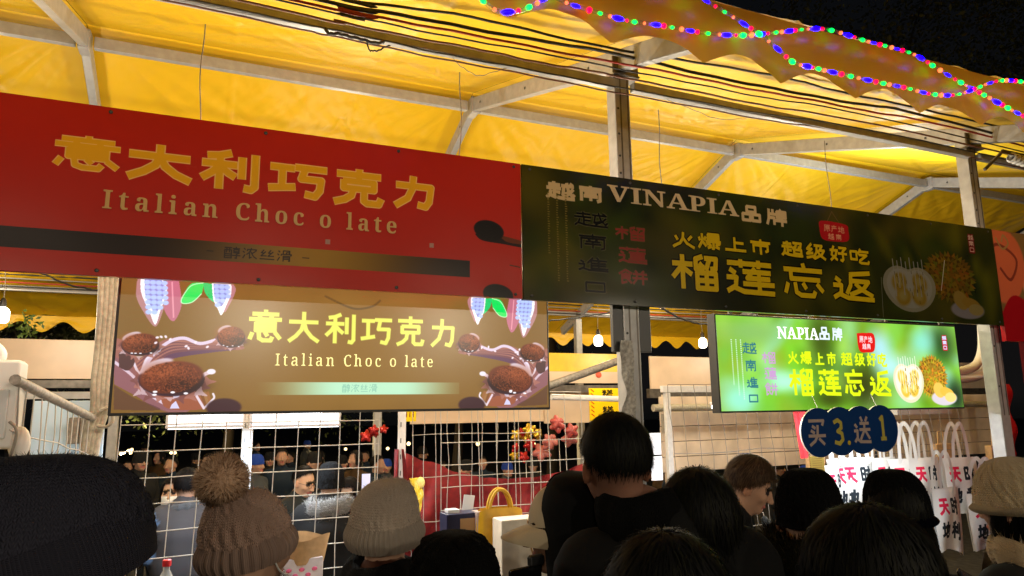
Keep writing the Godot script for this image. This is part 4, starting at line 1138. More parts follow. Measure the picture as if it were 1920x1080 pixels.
func mesh_panels() -> void:
	var g := "wire mesh panels of the stall"
	var xs := []
	for x in [219, 271, 318, 366, 413, 461, 508, 551, 594, 635, 675, 715]:
		xs.append(-0.436 + (x - 219) * 0.002772 + maxf(0.0, x - 480) * 0.00022)
	var ys := [2.05, 1.9]
	for k in 9: ys.append(1.830 - 0.1425 * k)
	grid_panel("white wire mesh panel of square cells under the brown screen", xs, ys, -4.4, 0.0036, M.wire, g, -0.012)
	xs = []
	for k in 9: xs.append(1.423 + 0.1318 * k)
	ys = [2.0]
	for k in 9: ys.append(1.675 - 0.142 * k)
	grid_panel("white wire mesh panel in front of the red cloth", xs, ys, -4.45, 0.0036, M.wire, g, 0.012)
	xs = []
	for k in 12: xs.append(1.269 + 0.084 * k + (0.03 if k > 6 else 0.0))
	ys = [2.0]
	for k in 5: ys.append(1.722 - 0.28 * k)
	grid_panel("close-wired mesh panel standing right behind another panel, at the red cloth", xs, ys, -4.62, 0.003, M.wire, g, 0.0, 0.008)
	xs = []
	for k in 15: xs.append(3.153 + 0.118 * k)
	ys = [2.05, 1.55, 1.0]
	grid_panel("thin wire mesh panel against the pale wooden boards", xs, ys, -4.3, 0.003, M.wire_thin, g, 0.03, 0.012)
	xs = []
	for k in 13: xs.append(4.435 + 0.115 * k)
	ys = [2.0, 1.5, 1.1]
	grid_panel("thin wire mesh panel that carries the canvas bags", xs, ys, -3.95, 0.003, M.wire_thin, g, 0.03, 0.01)
	# white uprights and rails between the panels
	for q in [["white channel post between two mesh panels", 1.148, -4.42, 0.045], ["white steel post lit blue behind the fur pompom hat", 0.265, -5.2, 0.07]]:
		var t := thing("steel_post", Vector3(q[1], 0, q[2]), q[0], "post")
		var m := MB.new()
		m.box(tf(Vector3(0, 1.1, 0)), Vector3(q[3], 2.2, 0.04), 0.004)
		put("upright", m.mesh(), M.white_steel, t)
		m = MB.new()
		for k in 18: m.box(tf(Vector3(-q[3] * 0.25, 0.4 + 0.1 * k, 0.0205)), Vector3(0.006, 0.03, 0.002))
		put("slots", m.mesh(), M.dark_metal, t)
		m = MB.new()
		m.box(tf(Vector3(0, 0.01, 0)), Vector3(q[3] + 0.06, 0.02, 0.12), 0.003)
		put("foot_plate", m.mesh(), M.white_steel, t)
	var pipe := MB.new()
	pipe.tube([Vector3(2.642, 2.061, -5.400), Vector3(3.010, 2.177, -5.400), Vector3(3.469, 2.324, -5.400)], 0.035, 10)
	tag(put("pipe", pipe.mesh(), worn(mt(lin(0.30, 0.28, 0.25), 0.5), 0.03, 44, 0.6, 4.0)), "grey pipe slanting up to the taped post", "pipe")
	pipe = MB.new()
	pipe.tube([Vector3(2.260, 1.969, -4.500), Vector3(2.914, 1.946, -4.500)], 0.022, 10)
	tag(put("rail", pipe.mesh(), M.white_steel), "pale round rail left of the taped post", "rail")
	var d := thing("door_frame", Vector3(3.472, 0, -4.8), "pale grey metal frame behind the middle post", "frame")
	var m := MB.new()
	m.box(tf(Vector3(0, 1.0, 0)), Vector3(0.05, 2.0, 0.04), 0.004)
	put("upright", m.mesh(), M.white_steel, d)
	m = MB.new()
	m.box(tf(Vector3(0.52, 2.03, 0)), Vector3(1.14, 0.055, 0.04), 0.004)
	put("top_rail", m.mesh(), M.white_steel, d)
	# torn paper tape on the middle post
	m = MB.new()
	m.sheet(8, 40, func(u: float, v: float): return Vector3(lerpf(1.992, 2.052, u) - 0.012 * (1.0 - u) * (1.0 + sin(v * 19.0) + sin(v * 41.0) * 0.5), lerpf(2.24, 1.2, v), -3.112 + 0.006 * sin(v * 30.0 + u * 5.0)))
	tag(put("paper_tape", m.mesh(), M.tape), "torn grey paper tape stuck down the middle post", "tape")
	m = MB.new()
	for x in [-0.075, 0.09]:
		m.box(tf(Vector3(x, 2.33, 0.01)), Vector3(0.075, 0.3, 0.03), 0.004)
	var c := put("clamp_plate", m.mesh(), M.dark_metal, null, Vector3(2.06, 0, -3.16))
	tag(c, "black clamp plates on the middle post under the shop boards", "clamp")

func pane(called: String, a: Vector3, b: Vector3, im: Image, label: String, cat: String, group := "", th := 0.01) -> void:
	var mb := MB.new()
	mb.box(tf((a + b) * 0.5), Vector3(absf(b.x - a.x), absf(a.y - b.y), th))
	tag(put(called, mb.mesh(), printed(im, 0.5)), label, cat, group)

func tote(at: Vector3, w: float, h: float, turn: float, label: String, m: Material, droop := 0.0) -> void:
	var t := thing("tote_bag", at, label, "tote bag", "canvas tote bags hung on the mesh", turn)
	var ph := rng.randf() * 6.0
	for s in [0, 1]:
		var b := MB.new()
		b.sheet(18, 22, func(u: float, v: float):
			var bulge := sin(PI * u) * sin(PI * minf(v + 0.08, 1.0)) * 0.03
			var fold := 0.012 * sin(u * 9.0 + ph + v * 3.0) * v
			return Vector3((u - 0.5) * w * (1.0 - 0.1 * droop * v), -v * h - droop * (u - 0.3) * (u - 0.3) * 0.12 * v, (bulge + fold + 0.006) if s == 0 else (-bulge * 0.4 + fold - 0.012)))
		put("front" if s == 0 else "back", b.mesh(), m if s == 0 else M.canvas_plain, t)
	for s in [-1, 1]:
		var p := []
		for i in 13:
			var k := i / 12.0
			p.append(Vector3((k - 0.5) * w * 0.46 + s * 0.02, 0.27 * pow(sin(PI * k), 0.6) - 0.05 * float(i == 0 or i == 12), 0.02 * s + 0.01 * sin(k * 5.0 + ph)))
		var b := MB.new()
		b.sheet(2, 24, func(u: float, v: float):
			var i := minf(v * 12.0, 11.999)
			var q: Vector3 = (p[int(i)] as Vector3).lerp(p[int(i) + 1], i - int(i))
			var dir: Vector3 = p[int(i) + 1] - p[int(i)]
			return q + Vector3(dir.y, -dir.x, 0).normalized() * (u - 0.5) * 0.034)
		put("handle", b.mesh(), M.canvas_plain, t)

func goods() -> void:
	# counters and back tables
	var k := thing("counter", Vector3(1.4, 0, -3.62), "long counter table of the stalls, draped in red cloth", "counter")
	var m := MB.new()
	m.box(tf(Vector3(0, 0.78, 0)), Vector3(4.8, 0.04, 0.9), 0.005)
	put("top", m.mesh(), M.ply, k)
	m = MB.new()
	m.sheet(120, 6, func(u: float, v: float): return Vector3((u - 0.5) * 4.76, 0.755 - 0.73 * v, 0.42 + 0.02 * sin(u * 130.0) * v))
	put("skirt", m.mesh(), M.red_cloth, k)
	for x in [-2.3, 0.0, 2.3]:
		for z in [-0.4, 0.38]:
			m = MB.new()
			m.box(tf(Vector3(x, 0.38, z)), Vector3(0.04, 0.76, 0.04))
			put("leg", m.mesh(), M.alu, k)
	# buy three, get one free: four overlapping discs
	var im := Image.create(640, 220, false, Image.FORMAT_RGBA8)
	im.fill(Color(0.02, 0.18, 0.38))
	row(im, [["买", Vector2(48, 46), Vector2(158, 172)], ["送", Vector2(336, 42), Vector2(446, 170)]], 14.0, Color(0.62, 0.55, 0.52))
	row(im, [["3", Vector2(196, 48), Vector2(276, 172)], ["1", Vector2(492, 36), Vector2(566, 160)]], 18.0, Color(0.66, 0.60, 0.26))
	blob(im, Vector2(300, 160), 10, 10, Color(0.70, 0.60, 0.16))
	var at := Vector3(3.748, 1.721, -3.260)
	var t := thing("discount_sign", at, "dark blue sign of four overlapping discs under the green screen", "sign")
	var R := 0.150
	var outline := PackedVector2Array()
	for q in 4:
		var disc := PackedVector2Array()
		var cx := -0.273 + 0.182 * q
		for i in 40:
			disc.append(Vector2(cx + cos(TAU * i / 40.0) * R, 0.004 * q + sin(TAU * i / 40.0) * R))
		outline = disc if q == 0 else Geometry2D.merge_polygons(outline, disc)[0]
	var mb := MB.new()
	for z in [0.006, -0.006]:
		var base := mb.v.size()
		for p in outline: mb.vert(Vector3(p.x, p.y, z), Vector3(0, 0, signf(z)), Vector2((p.x + 0.43) / 0.86, 0.5 - p.y / 0.305))
		var tri := Geometry2D.triangulate_polygon(outline)
		for i in range(0, tri.size(), 3): mb.tri(base + tri[i], base + tri[i + 1], base + tri[i + 2])
	put("board", mb.mesh(), printed(im, 0.4), t)
	mb = MB.new()
	for i in outline.size():
		var p := outline[i]
		var q := outline[(i + 1) % outline.size()]
		var nn := Vector3(q.y - p.y, p.x - q.x, 0).normalized()
		mb.quad(mb.vert(Vector3(p.x, p.y, 0.0062), nn), mb.vert(Vector3(q.x, q.y, 0.0062), nn), mb.vert(Vector3(q.x, q.y, -0.0062), nn), mb.vert(Vector3(p.x, p.y, -0.0062), nn))
	put("edge", mb.mesh(), mt(lin(0.5, 0.48, 0.42), 0.5), t)
	for x in [-0.26, 0.26]:
		mb = MB.new()
		mb.tube([Vector3(x, 0.14, 0), Vector3(x, 0.25, -0.05)], 0.002, 5)
		put("string", mb.mesh(), M.white_plastic, t)
	# canvas tote bags
	var cv := mt(lin(0.74, 0.73, 0.70), 0.85)
	cv.heightmap_enabled = true
	cv.heightmap_scale = 0.04
	cv.heightmap_texture = noise_tex(0.3, 61, Color(0, 0, 0), Color(1, 1, 1))
	cv.uv1_triplanar = true
	cv.uv1_scale = Vector3.ONE * 5.0
	M.canvas_plain = cv
	im = Image.create(256, 300, false, Image.FORMAT_RGBA8)
	im.fill(Color(0.875, 0.87, 0.85))
	for i in 900:
		var p := Vector2(rng.randf() * 256, rng.randf() * 300)
		line(im, [p, p + Vector2(rng.randf_range(-6, 6), 0)], 1.0, Color(0.8, 0.79, 0.76, 0.4))
	row(im, [["天", Vector2(36, 44), Vector2(112, 128)]], 15.0, Color(0.85, 0.16, 0.30))
	row(im, [["时", Vector2(140, 44), Vector2(218, 128)], ["地", Vector2(36, 160), Vector2(112, 244)], ["利", Vector2(140, 160), Vector2(218, 244)]], 15.0, Color(0.14, 0.17, 0.20))
	var pm := printed(im, 0.85)
	tote(Vector3(5.164, 1.469, -3.840), 0.36, 0.42, 0.05, "white canvas tote bag with pink and black characters, left of two hung side by side", pm)
	tote(Vector3(5.547, 1.455, -3.820), 0.37, 0.43, -0.08, "white canvas tote bag with pink and black characters, right of two hung side by side", pm)
	tote(Vector3(5.202, 1.248, -3.720), 0.36, 0.44, 0.12, "white canvas tote bag hung lower, overlapping two bags above it", pm, 1.2)
	tote(Vector3(5.691, 1.178, -3.740), 0.36, 0.42, -0.2, "crumpled white canvas tote bag hung lowest, by the cream beret", pm, 1.0)
	tote(Vector3(4.773, 1.482, -3.880), 0.34, 0.42, 0.2, "white canvas tote bag behind the round black hat", pm)
	tote(Vector3(4.498, 1.492, -3.900), 0.34, 0.42, -0.15, "cream-lit canvas tote bag below the blue disc sign", pm)
	tote(Vector3(4.263, 1.447, -3.900), 0.3, 0.4, 0.3, "canvas tote bag hung beside the small brown price card", pm)
	tote(Vector3(4.974, 1.467, -3.860), 0.34, 0.42, -0.1, "white canvas tote bag between the black beret and the side-by-side pair", pm)
	tote(Vector3(4.399, 1.486, -3.930), 0.32, 0.42, 0.1, "canvas tote bag hung right under the second blue disc", pm)
	# brown paper bags hung between the totes
	var gi := 0
	for q in [[1770, 838, 0.2], [1640, 826, 0.16], [1550, 870, 0.14], [1862, 838, 0.2]]:
		var b := thing("paper_bag", [Vector3(5.623, 1.554, -4.000), Vector3(4.846, 1.571, -4.000), Vector3(4.205, 1.498, -4.000), Vector3(6.313, 1.518, -4.000)][gi], ["brown paper bag with red mark hung behind the tote handles", "brown paper bag hung just below the last blue disc", "brown paper bag hung under the first blue disc", "brown paper bag hung by the right post"][gi], "paper bag", "brown paper bags hung on the mesh")
		m = MB.new()
		m.box(tf(Vector3(0, -0.13, 0)), Vector3(q[2], 0.26, 0.06), 0.004)
		put("body", m.mesh(), M.kraft, b)
		m = MB.new()
		m.tube([Vector3(-0.04, 0, 0), Vector3(-0.03, 0.1, 0), Vector3(0.03, 0.1, 0), Vector3(0.04, 0, 0)], 0.006, 5)
		put("handle", m.mesh(), M.kraft, b)
		m = MB.new()
		m.box(tf(Vector3(-0.03, -0.08, 0.031)), Vector3(0.03, 0.07, 0.002))
		put("mark", m.mesh(), M.red_rubber if gi % 2 == 0 else M.black, b)
		gi += 1
	# small things on the counter
	handbag()
	var pb := thing("paper_bag", Vector3(1.490, 1.039, -3.300), "cream paper carrier bag with a brown ribbon beside the yellow handbag", "paper bag")
	m = MB.new()
	m.box(tf(Vector3(0, 0.14, 0)), Vector3(0.30, 0.36, 0.12), 0.006)
	put("body", m.mesh(), worn(mt(lin(0.72, 0.66, 0.55), 0.6), 0.02, 71, 0.88, 2.0), pb)
	m = MB.new()
	m.tube(spline([Vector3(-0.01, 0.31, 0.063), Vector3(0.0, 0.2, 0.066), Vector3(0.03, 0.1, 0.065), Vector3(0.04, 0.0, 0.064)]), 0.008, 6, -1.0, 0.4)
	put("ribbon", m.mesh(), mt(lin(0.3, 0.16, 0.06), 0.5), pb)
	var bx := thing("gift_box", Vector3(1.229, 1.230, -3.500), "dark gift box with gold round label on the counter", "box")
	m = MB.new()
	m.box(tf(Vector3(0, 0.08, 0)), Vector3(0.2, 0.13, 0.12), 0.004)
	put("box", m.mesh(), mt(lin(0.02, 0.02, 0.06), 0.3), bx)
	m = MB.new()
	m.box(tf(Vector3(0.02, 0.09, 0.061)), Vector3(0.1, 0.06, 0.002))
	put("label", m.mesh(), mt(lin(0.35, 0.2, 0.08), 0.4), bx)
	m = MB.new()
	m.box(tf(Vector3(-0.06, 0.155, 0.02)), Vector3(0.06, 0.02, 0.06), 0.003)
	put("ribbon_bow", m.mesh(), M.white_plastic, bx)
	m = MB.new()
	m.box(Transform3D(Basis(Vector3.BACK, -0.15), Vector3.ZERO), Vector3(0.06, 0.17, 0.004))
	tag(put("price_card", m.mesh(), M.white_plastic, null, Vector3(1.276, 1.364, -3.550)), "white price card standing above the dark gift box", "card")
	bx = thing("gift_box", Vector3(1.315, 1.269, -3.450), "small pale pink box next to the yellow handbag", "box")
	m = MB.new()
	m.box(tf(Vector3(0, 0.03, 0)), Vector3(0.07, 0.14, 0.08), 0.003)
	put("box", m.mesh(), mt(lin(0.45, 0.32, 0.28), 0.5), bx)
	m = MB.new()
	m.box(tf(Vector3(0, 0.101, 0)), Vector3(0.074, 0.02, 0.084), 0.003)
	put("lid", m.mesh(), mt(lin(0.5, 0.38, 0.33), 0.5), bx)
	# kraft bag on a white printed box
	var kb := thing("snack_box", Vector3(0.451, 1.113, -3.700), "white box with pink print under an open brown paper bag", "box")
	m = MB.new()
	m.box(tf(Vector3(0, 0.0, 0)), Vector3(0.22, 0.16, 0.14), 0.004)
	put("carton", m.mesh(), worn(mt(lin(0.62, 0.55, 0.55), 0.6), 0.02, 73, 0.9, 2.0), kb)
	for i in 5:
		m = MB.new()
		m.ball(tf(Vector3(-0.05 + 0.03 * i, 0.03 - 0.025 * (i % 2), 0.071)), Vector3(0.014, 0.01, 0.002), 8, 4)
		put("print", m.mesh(), mt(lin(0.6, 0.1, 0.2), 0.6), kb)
	m = MB.new()
	m.sheet(24, 8, func(u: float, v: float):
		var a: float = u * TAU
		var w := 1.0 + 0.25 * v + 0.05 * sin(a * 5.0)
		return Vector3(cos(a) * 0.11 * w, 0.125 * v + 0.012 * sin(a * 3.0) * v, sin(a) * 0.07 * w))
	tag(put("paper_bag", m.mesh(), M.kraft, null, Vector3(0.459, 1.162, -3.700)), "open brown paper bag standing on the pink printed box", "paper bag")
	var bt := thing("bottle", Vector3(-0.115, 1.199, -3.300), "clear plastic bottle with a red cap", "bottle")
	m = MB.new()
	m.lathe(tf(Vector3(0, -0.12, 0)), [Vector2(0, 0), Vector2(0.03, 0), Vector2(0.032, 0.02), Vector2(0.032, 0.13), Vector2(0.026, 0.16), Vector2(0.013, 0.185), Vector2(0.013, 0.2)], 16)
	var pl := mt(Color(0.85, 0.88, 0.9, 0.35), 0.15)
	pl.transparency = BaseMaterial3D.TRANSPARENCY_ALPHA
	put("bottle_body", m.mesh(), pl, bt)
	m = MB.new()
	m.lathe(tf(Vector3(0, 0.08, 0)), [Vector2(0.017, 0), Vector2(0.017, 0.022), Vector2(0.015, 0.025), Vector2(0, 0.025)], 16)
	put("cap", m.mesh(), mt(lin(0.6, 0.02, 0.03), 0.4), bt)
	# yellow packet hung on the mesh
	var yp := thing("snack_packet", Vector3(1.197, 1.417, -4.300), "yellow plastic packet hung on the mesh by the grey beanie", "packet")
	m = MB.new()
	m.sheet(10, 16, func(u: float, v: float): return Vector3((u - 0.5) * (0.06 + 0.06 * v) + 0.02 * sin(v * 5.0), 0.06 - 0.28 * v, 0.03 * sin(u * PI) * sin(PI * (0.1 + 0.8 * v)) + 0.008 * sin(v * 20.0 + u * 7.0)))
	put("wrapper", m.mesh(), mt(lin(0.70, 0.50, 0.04), 0.3), yp)
	m = MB.new()
	m.ball(tf(Vector3(0.04, 0.03, 0.01)), Vector3(0.028, 0.035, 0.02), 10, 8)
	put("knot", m.mesh(), mt(lin(0.72, 0.6, 0.2), 0.35), yp)
	# notices by the middle post
	for q in [["printed notice sheet pinned beside the middle post, upper of two", Vector3(2.740, 1.716, -4.000), Vector3(2.826, 1.573, -4.000), 0], ["printed notice sheet pinned beside the middle post, lower of two", Vector3(2.739, 1.563, -4.000), Vector3(2.829, 1.406, -4.000), 1]]:
		im = Image.create(64, 96, false, Image.FORMAT_RGBA8)
		im.fill(Color(0.8, 0.8, 0.83))
		for i in 12:
			line(im, [Vector2(8, 12 + 6.5 * i), Vector2(rng.randf_range(35, 56), 12 + 6.5 * i)], 1.6, Color(0.55, 0.55, 0.6))
		pane("notice_sheet", q[1], q[2], im, q[0], "notice", "notices by the post", 0.004)
	# red streamer and hanging brown price card
	m = MB.new()
	m.sheet(8, 12, func(u: float, v: float): return Vector3((u - 0.5) * 0.16 * (1.0 - 0.5 * v), -0.34 * v, 0.015 * sin(u * 12.0)))
	tag(put("red_ribbon", m.mesh(), mt(lin(0.65, 0.015, 0.02), 0.5), null, Vector3(4.003, 1.847, -3.900)), "bright red ribbon hanging next to the first blue disc", "ribbon")
	im = Image.create(64, 64, false, Image.FORMAT_RGBA8)
	im.fill(Color(0.42, 0.34, 0.14))
	for i in 6: line(im, [Vector2(8, 10 + 9 * i), Vector2(54, 10 + 9 * i)], 2.0, Color(0.3, 0.2, 0.08))
	pane("price_card", Vector3(3.842, 1.537, -3.700), Vector3(3.968, 1.431, -3.700), im, "small brown price card below the first blue disc", "card")

func handbag() -> void:
	var t := thing("handbag", Vector3(1.406, 1.035, -3.420), "bright yellow tall handbag with one round handle on the counter", "handbag")
	var yel := worn(mt(lin(0.72, 0.40, 0.012), 0.42), 0.02, 75, 0.88, 3.0)
	var m := MB.new()
	for s in [-1, 1]:
		m.sheet(16, 16, func(u: float, v: float):
			var w := 0.125 + 0.02 * v
			var x: float = (u * 2.0 - 1.0)
			var corner: float = 0.02 * pow(absf(x), 6.0) * (1.0 - smoothstep(0.0, 0.15, v))
			return Vector3(x * w, 0.36 - corner - 0.46 * v, s * (0.03 + 0.03 * v) * (1.0 - pow(absf(x), 8.0))))
	put("body", m.mesh(), yel, t)
	for z in [-0.03, 0.03]:
		var p := []
		for i in 21:
			var a := PI * i / 20.0
			p.append(Vector3(-cos(a) * 0.062, 0.335 + sin(a) * 0.115, z * 0.6))
		m = MB.new()
		m.tube(p, 0.0085, 8)
		put("handle", m.mesh(), yel, t)
	m = MB.new()
	m.box(tf(Vector3(-0.04, 0.22, 0.05)), Vector3(0.02, 0.11, 0.01), 0.004)
	put("strap_tab", m.mesh(), yel, t)

func left_corner() -> void:
	var e := thing("electrical_box", Vector3(-0.760, 1.869, -3.500), "white electrical box with grey switch and bent hose", "electrical box")
	var m := MB.new()
	m.box(tf(Vector3(-0.1, 0.07, 0)), Vector3(0.3, 0.36, 0.12), 0.015)
	put("case", m.mesh(), M.white_plastic, e)
	m = MB.new()
	m.box(tf(Vector3(0.0, 0.03, 0.065)), Vector3(0.035, 0.2, 0.02), 0.006)
	put("cover", m.mesh(), mt(lin(0.55, 0.58, 0.6), 0.4), e)
	m = MB.new()
	m.box(tf(Vector3(-0.04, 0.08, 0.062)), Vector3(0.035, 0.05, 0.004), 0.001)
	put("switch_label", m.mesh(), mt(lin(0.15, 0.25, 0.55), 0.4), e)
	m = MB.new()
	m.tube(spline([Vector3(-0.06, 0.22, 0), Vector3(-0.04, 0.275, 0), Vector3(-0.085, 0.315, 0), Vector3(-0.2, 0.31, 0)]), 0.022, 10)
	put("hose", m.mesh(), M.white_plastic, e)
	m = MB.new()
	m.tube(spline([Vector3(0.03, 0.0, 0.07), Vector3(0.06, -0.05, 0.08), Vector3(0.03, -0.2, 0.07), Vector3(-0.02, -0.35, 0.06)]), 0.006, 6)
	put("cord", m.mesh(), M.grey_rubber, e)
	m = MB.new()
	m.ball(tf(Vector3(0.06, -0.09, 0.02)), Vector3(0.04, 0.07, 0.04), 12, 8)
	put("white_cup", m.mesh(), M.white_plastic, e)
	m = MB.new()
	m.lathe(tf(Vector3(-0.1, -0.32, 0.02)), [Vector2(0.08, 0), Vector2(0.085, 0.05), Vector2(0.08, 0.18), Vector2(0, 0.2)], 16)
	put("yellow_tub", m.mesh(), mt(lin(0.6, 0.4, 0.04), 0.4), e)
	# side partition: slanting tube with hanging wires
	var a := Vector3(-0.721, 2.036, -3.400)
	var b := Vector3(-0.582, 1.873, -4.500)
	var p := thing("wire_mesh_panel", (a + b) * 0.5, "side mesh panel hanging from a slanted grey tube by the cream hoses", "mesh panel", "wire mesh panels of the stall")
	var o := (a + b) * 0.5
	m = MB.new()
	m.tube([a - o, b - o], 0.022, 10)
	put("top_tube", m.mesh(), worn(mt(lin(0.42, 0.39, 0.35), 0.45), 0.03, 81, 0.6, 4.0), p)
	for k in 12:
		var q: Vector3 = a.lerp(b, (k + 0.5) / 12.0) - o
		wire_row(p, "wire", wobble(q, q + Vector3(rng.randf_range(-0.03, 0.03), -0.95, rng.randf_range(-0.03, 0.03)), 0.006), 0.0035, M.wire)
	for k in 4:
		var h := Vector3(0, -0.2 - 0.2 * k, 0)
		wire_row(p, "wire", wobble(a - o + h, b - o + h, 0.008), 0.0035, M.wire)
	# cream hoses bundled down the corner
	for k in 4:
		m = MB.new()
		var dx := 0.028 * k - 0.04
		m.tube(spline([Vector3(-0.568, 2.798, -4.550) + Vector3(dx, 0, 0), Vector3(-0.555, 2.547, -4.550) + Vector3(dx * 0.9, 0, 0.02), Vector3(-0.556, 2.270, -4.550) + Vector3(dx * 0.8, 0, 0), Vector3(-0.556, 2.059, -4.550) + Vector3(dx * 0.8, 0, 0.02), Vector3(-0.555, 1.910, -4.550) + Vector3(dx * 0.7, 0, 0), Vector3(-0.580, 1.765, -4.550) + Vector3(dx * 0.7, 0, 0), Vector3(-0.582, 1.535, -4.550) + Vector3(dx * 0.7, 0, 0), Vector3(-0.532, 0.705, -4.550) + Vector3(dx * 0.7, 0, 0)]), 0.019, 8)
		tag(put("hose", m.mesh(), M.cream_plastic), "cream plastic hose in the bundle running down the corner", "hose", "cream hoses in the corner")
	m = MB.new()
	m.tube(spline([Vector3(-0.549, 1.910, -4.500), Vector3(-0.501, 1.924, -4.500), Vector3(-0.478, 1.865, -4.500), Vector3(-0.506, 1.822, -4.500), Vector3(-0.553, 1.829, -4.500)]), 0.009, 7)
	tag(put("hose", m.mesh(), M.cream_plastic), "loose loop of thin cream hose beside the corner bundle", "hose")
	# pale blue lit sheet and grey boards behind the side panel
	slab("plastic_sheet", Vector3(-0.953, 1.973, -5.000), Vector3(-0.574, 1.493, -5.020), mt(lin(0.45, 0.62, 0.80), 0.35), "pale blue plastic sheet behind the side mesh panel", "plastic sheet")
	slab("grey_board", Vector3(-0.751, 1.873, -4.900), Vector3(-0.694, 1.718, -4.930), worn(mt(lin(0.35, 0.33, 0.29), 0.7), 0.03, 83, 0.7, 3.0), "narrow grey board standing at the blue sheet, left of a dark gap", "board", "grey boards by the hoses")
	slab("grey_board", Vector3(-0.691, 1.872, -4.900), Vector3(-0.608, 1.715, -4.930), worn(mt(lin(0.35, 0.33, 0.29), 0.7), 0.03, 83, 0.7, 3.0), "wider grey board standing behind the cream hoses", "board", "grey boards by the hoses")
	# right side: white bent pipes and jagged red cloth
	for k in 2:
		m = MB.new()
		var d := Vector3(0.09 * k, -0.07 * k, 0)
		m.tube(spline([Vector3(7.004, 2.904, -4.400) + d, Vector3(6.973, 2.583, -4.400) + d, Vector3(6.937, 2.399, -4.400) + d, Vector3(6.829, 2.257, -4.400) + d, Vector3(6.605, 2.188, -4.400) + d, Vector3(6.114, 2.159, -4.400) + d]), 0.042, 10)
		tag(put("pipe", m.mesh(), M.white_plastic), ["white plastic pipe bending under the tent, inner of two", "white plastic pipe bending under the tent, outer of two"][k], "pipe", "white bent pipes")
	m = MB.new()
	m.sheet(12, 30, func(u: float, v: float): return Vector3(5.954, 2.033, -3.600) + Vector3(-0.16 * u * (0.75 + 0.25 * absf(sin(v * 16.0))), -0.55 * v - 0.2 * u * v, 0.02 * sin(v * 12.0)))
	tag(put("red_bunting", m.mesh(), mt(lin(0.5, 0.01, 0.015), 0.6), null), "jagged red paper cut-out hung at the right post", "bunting")

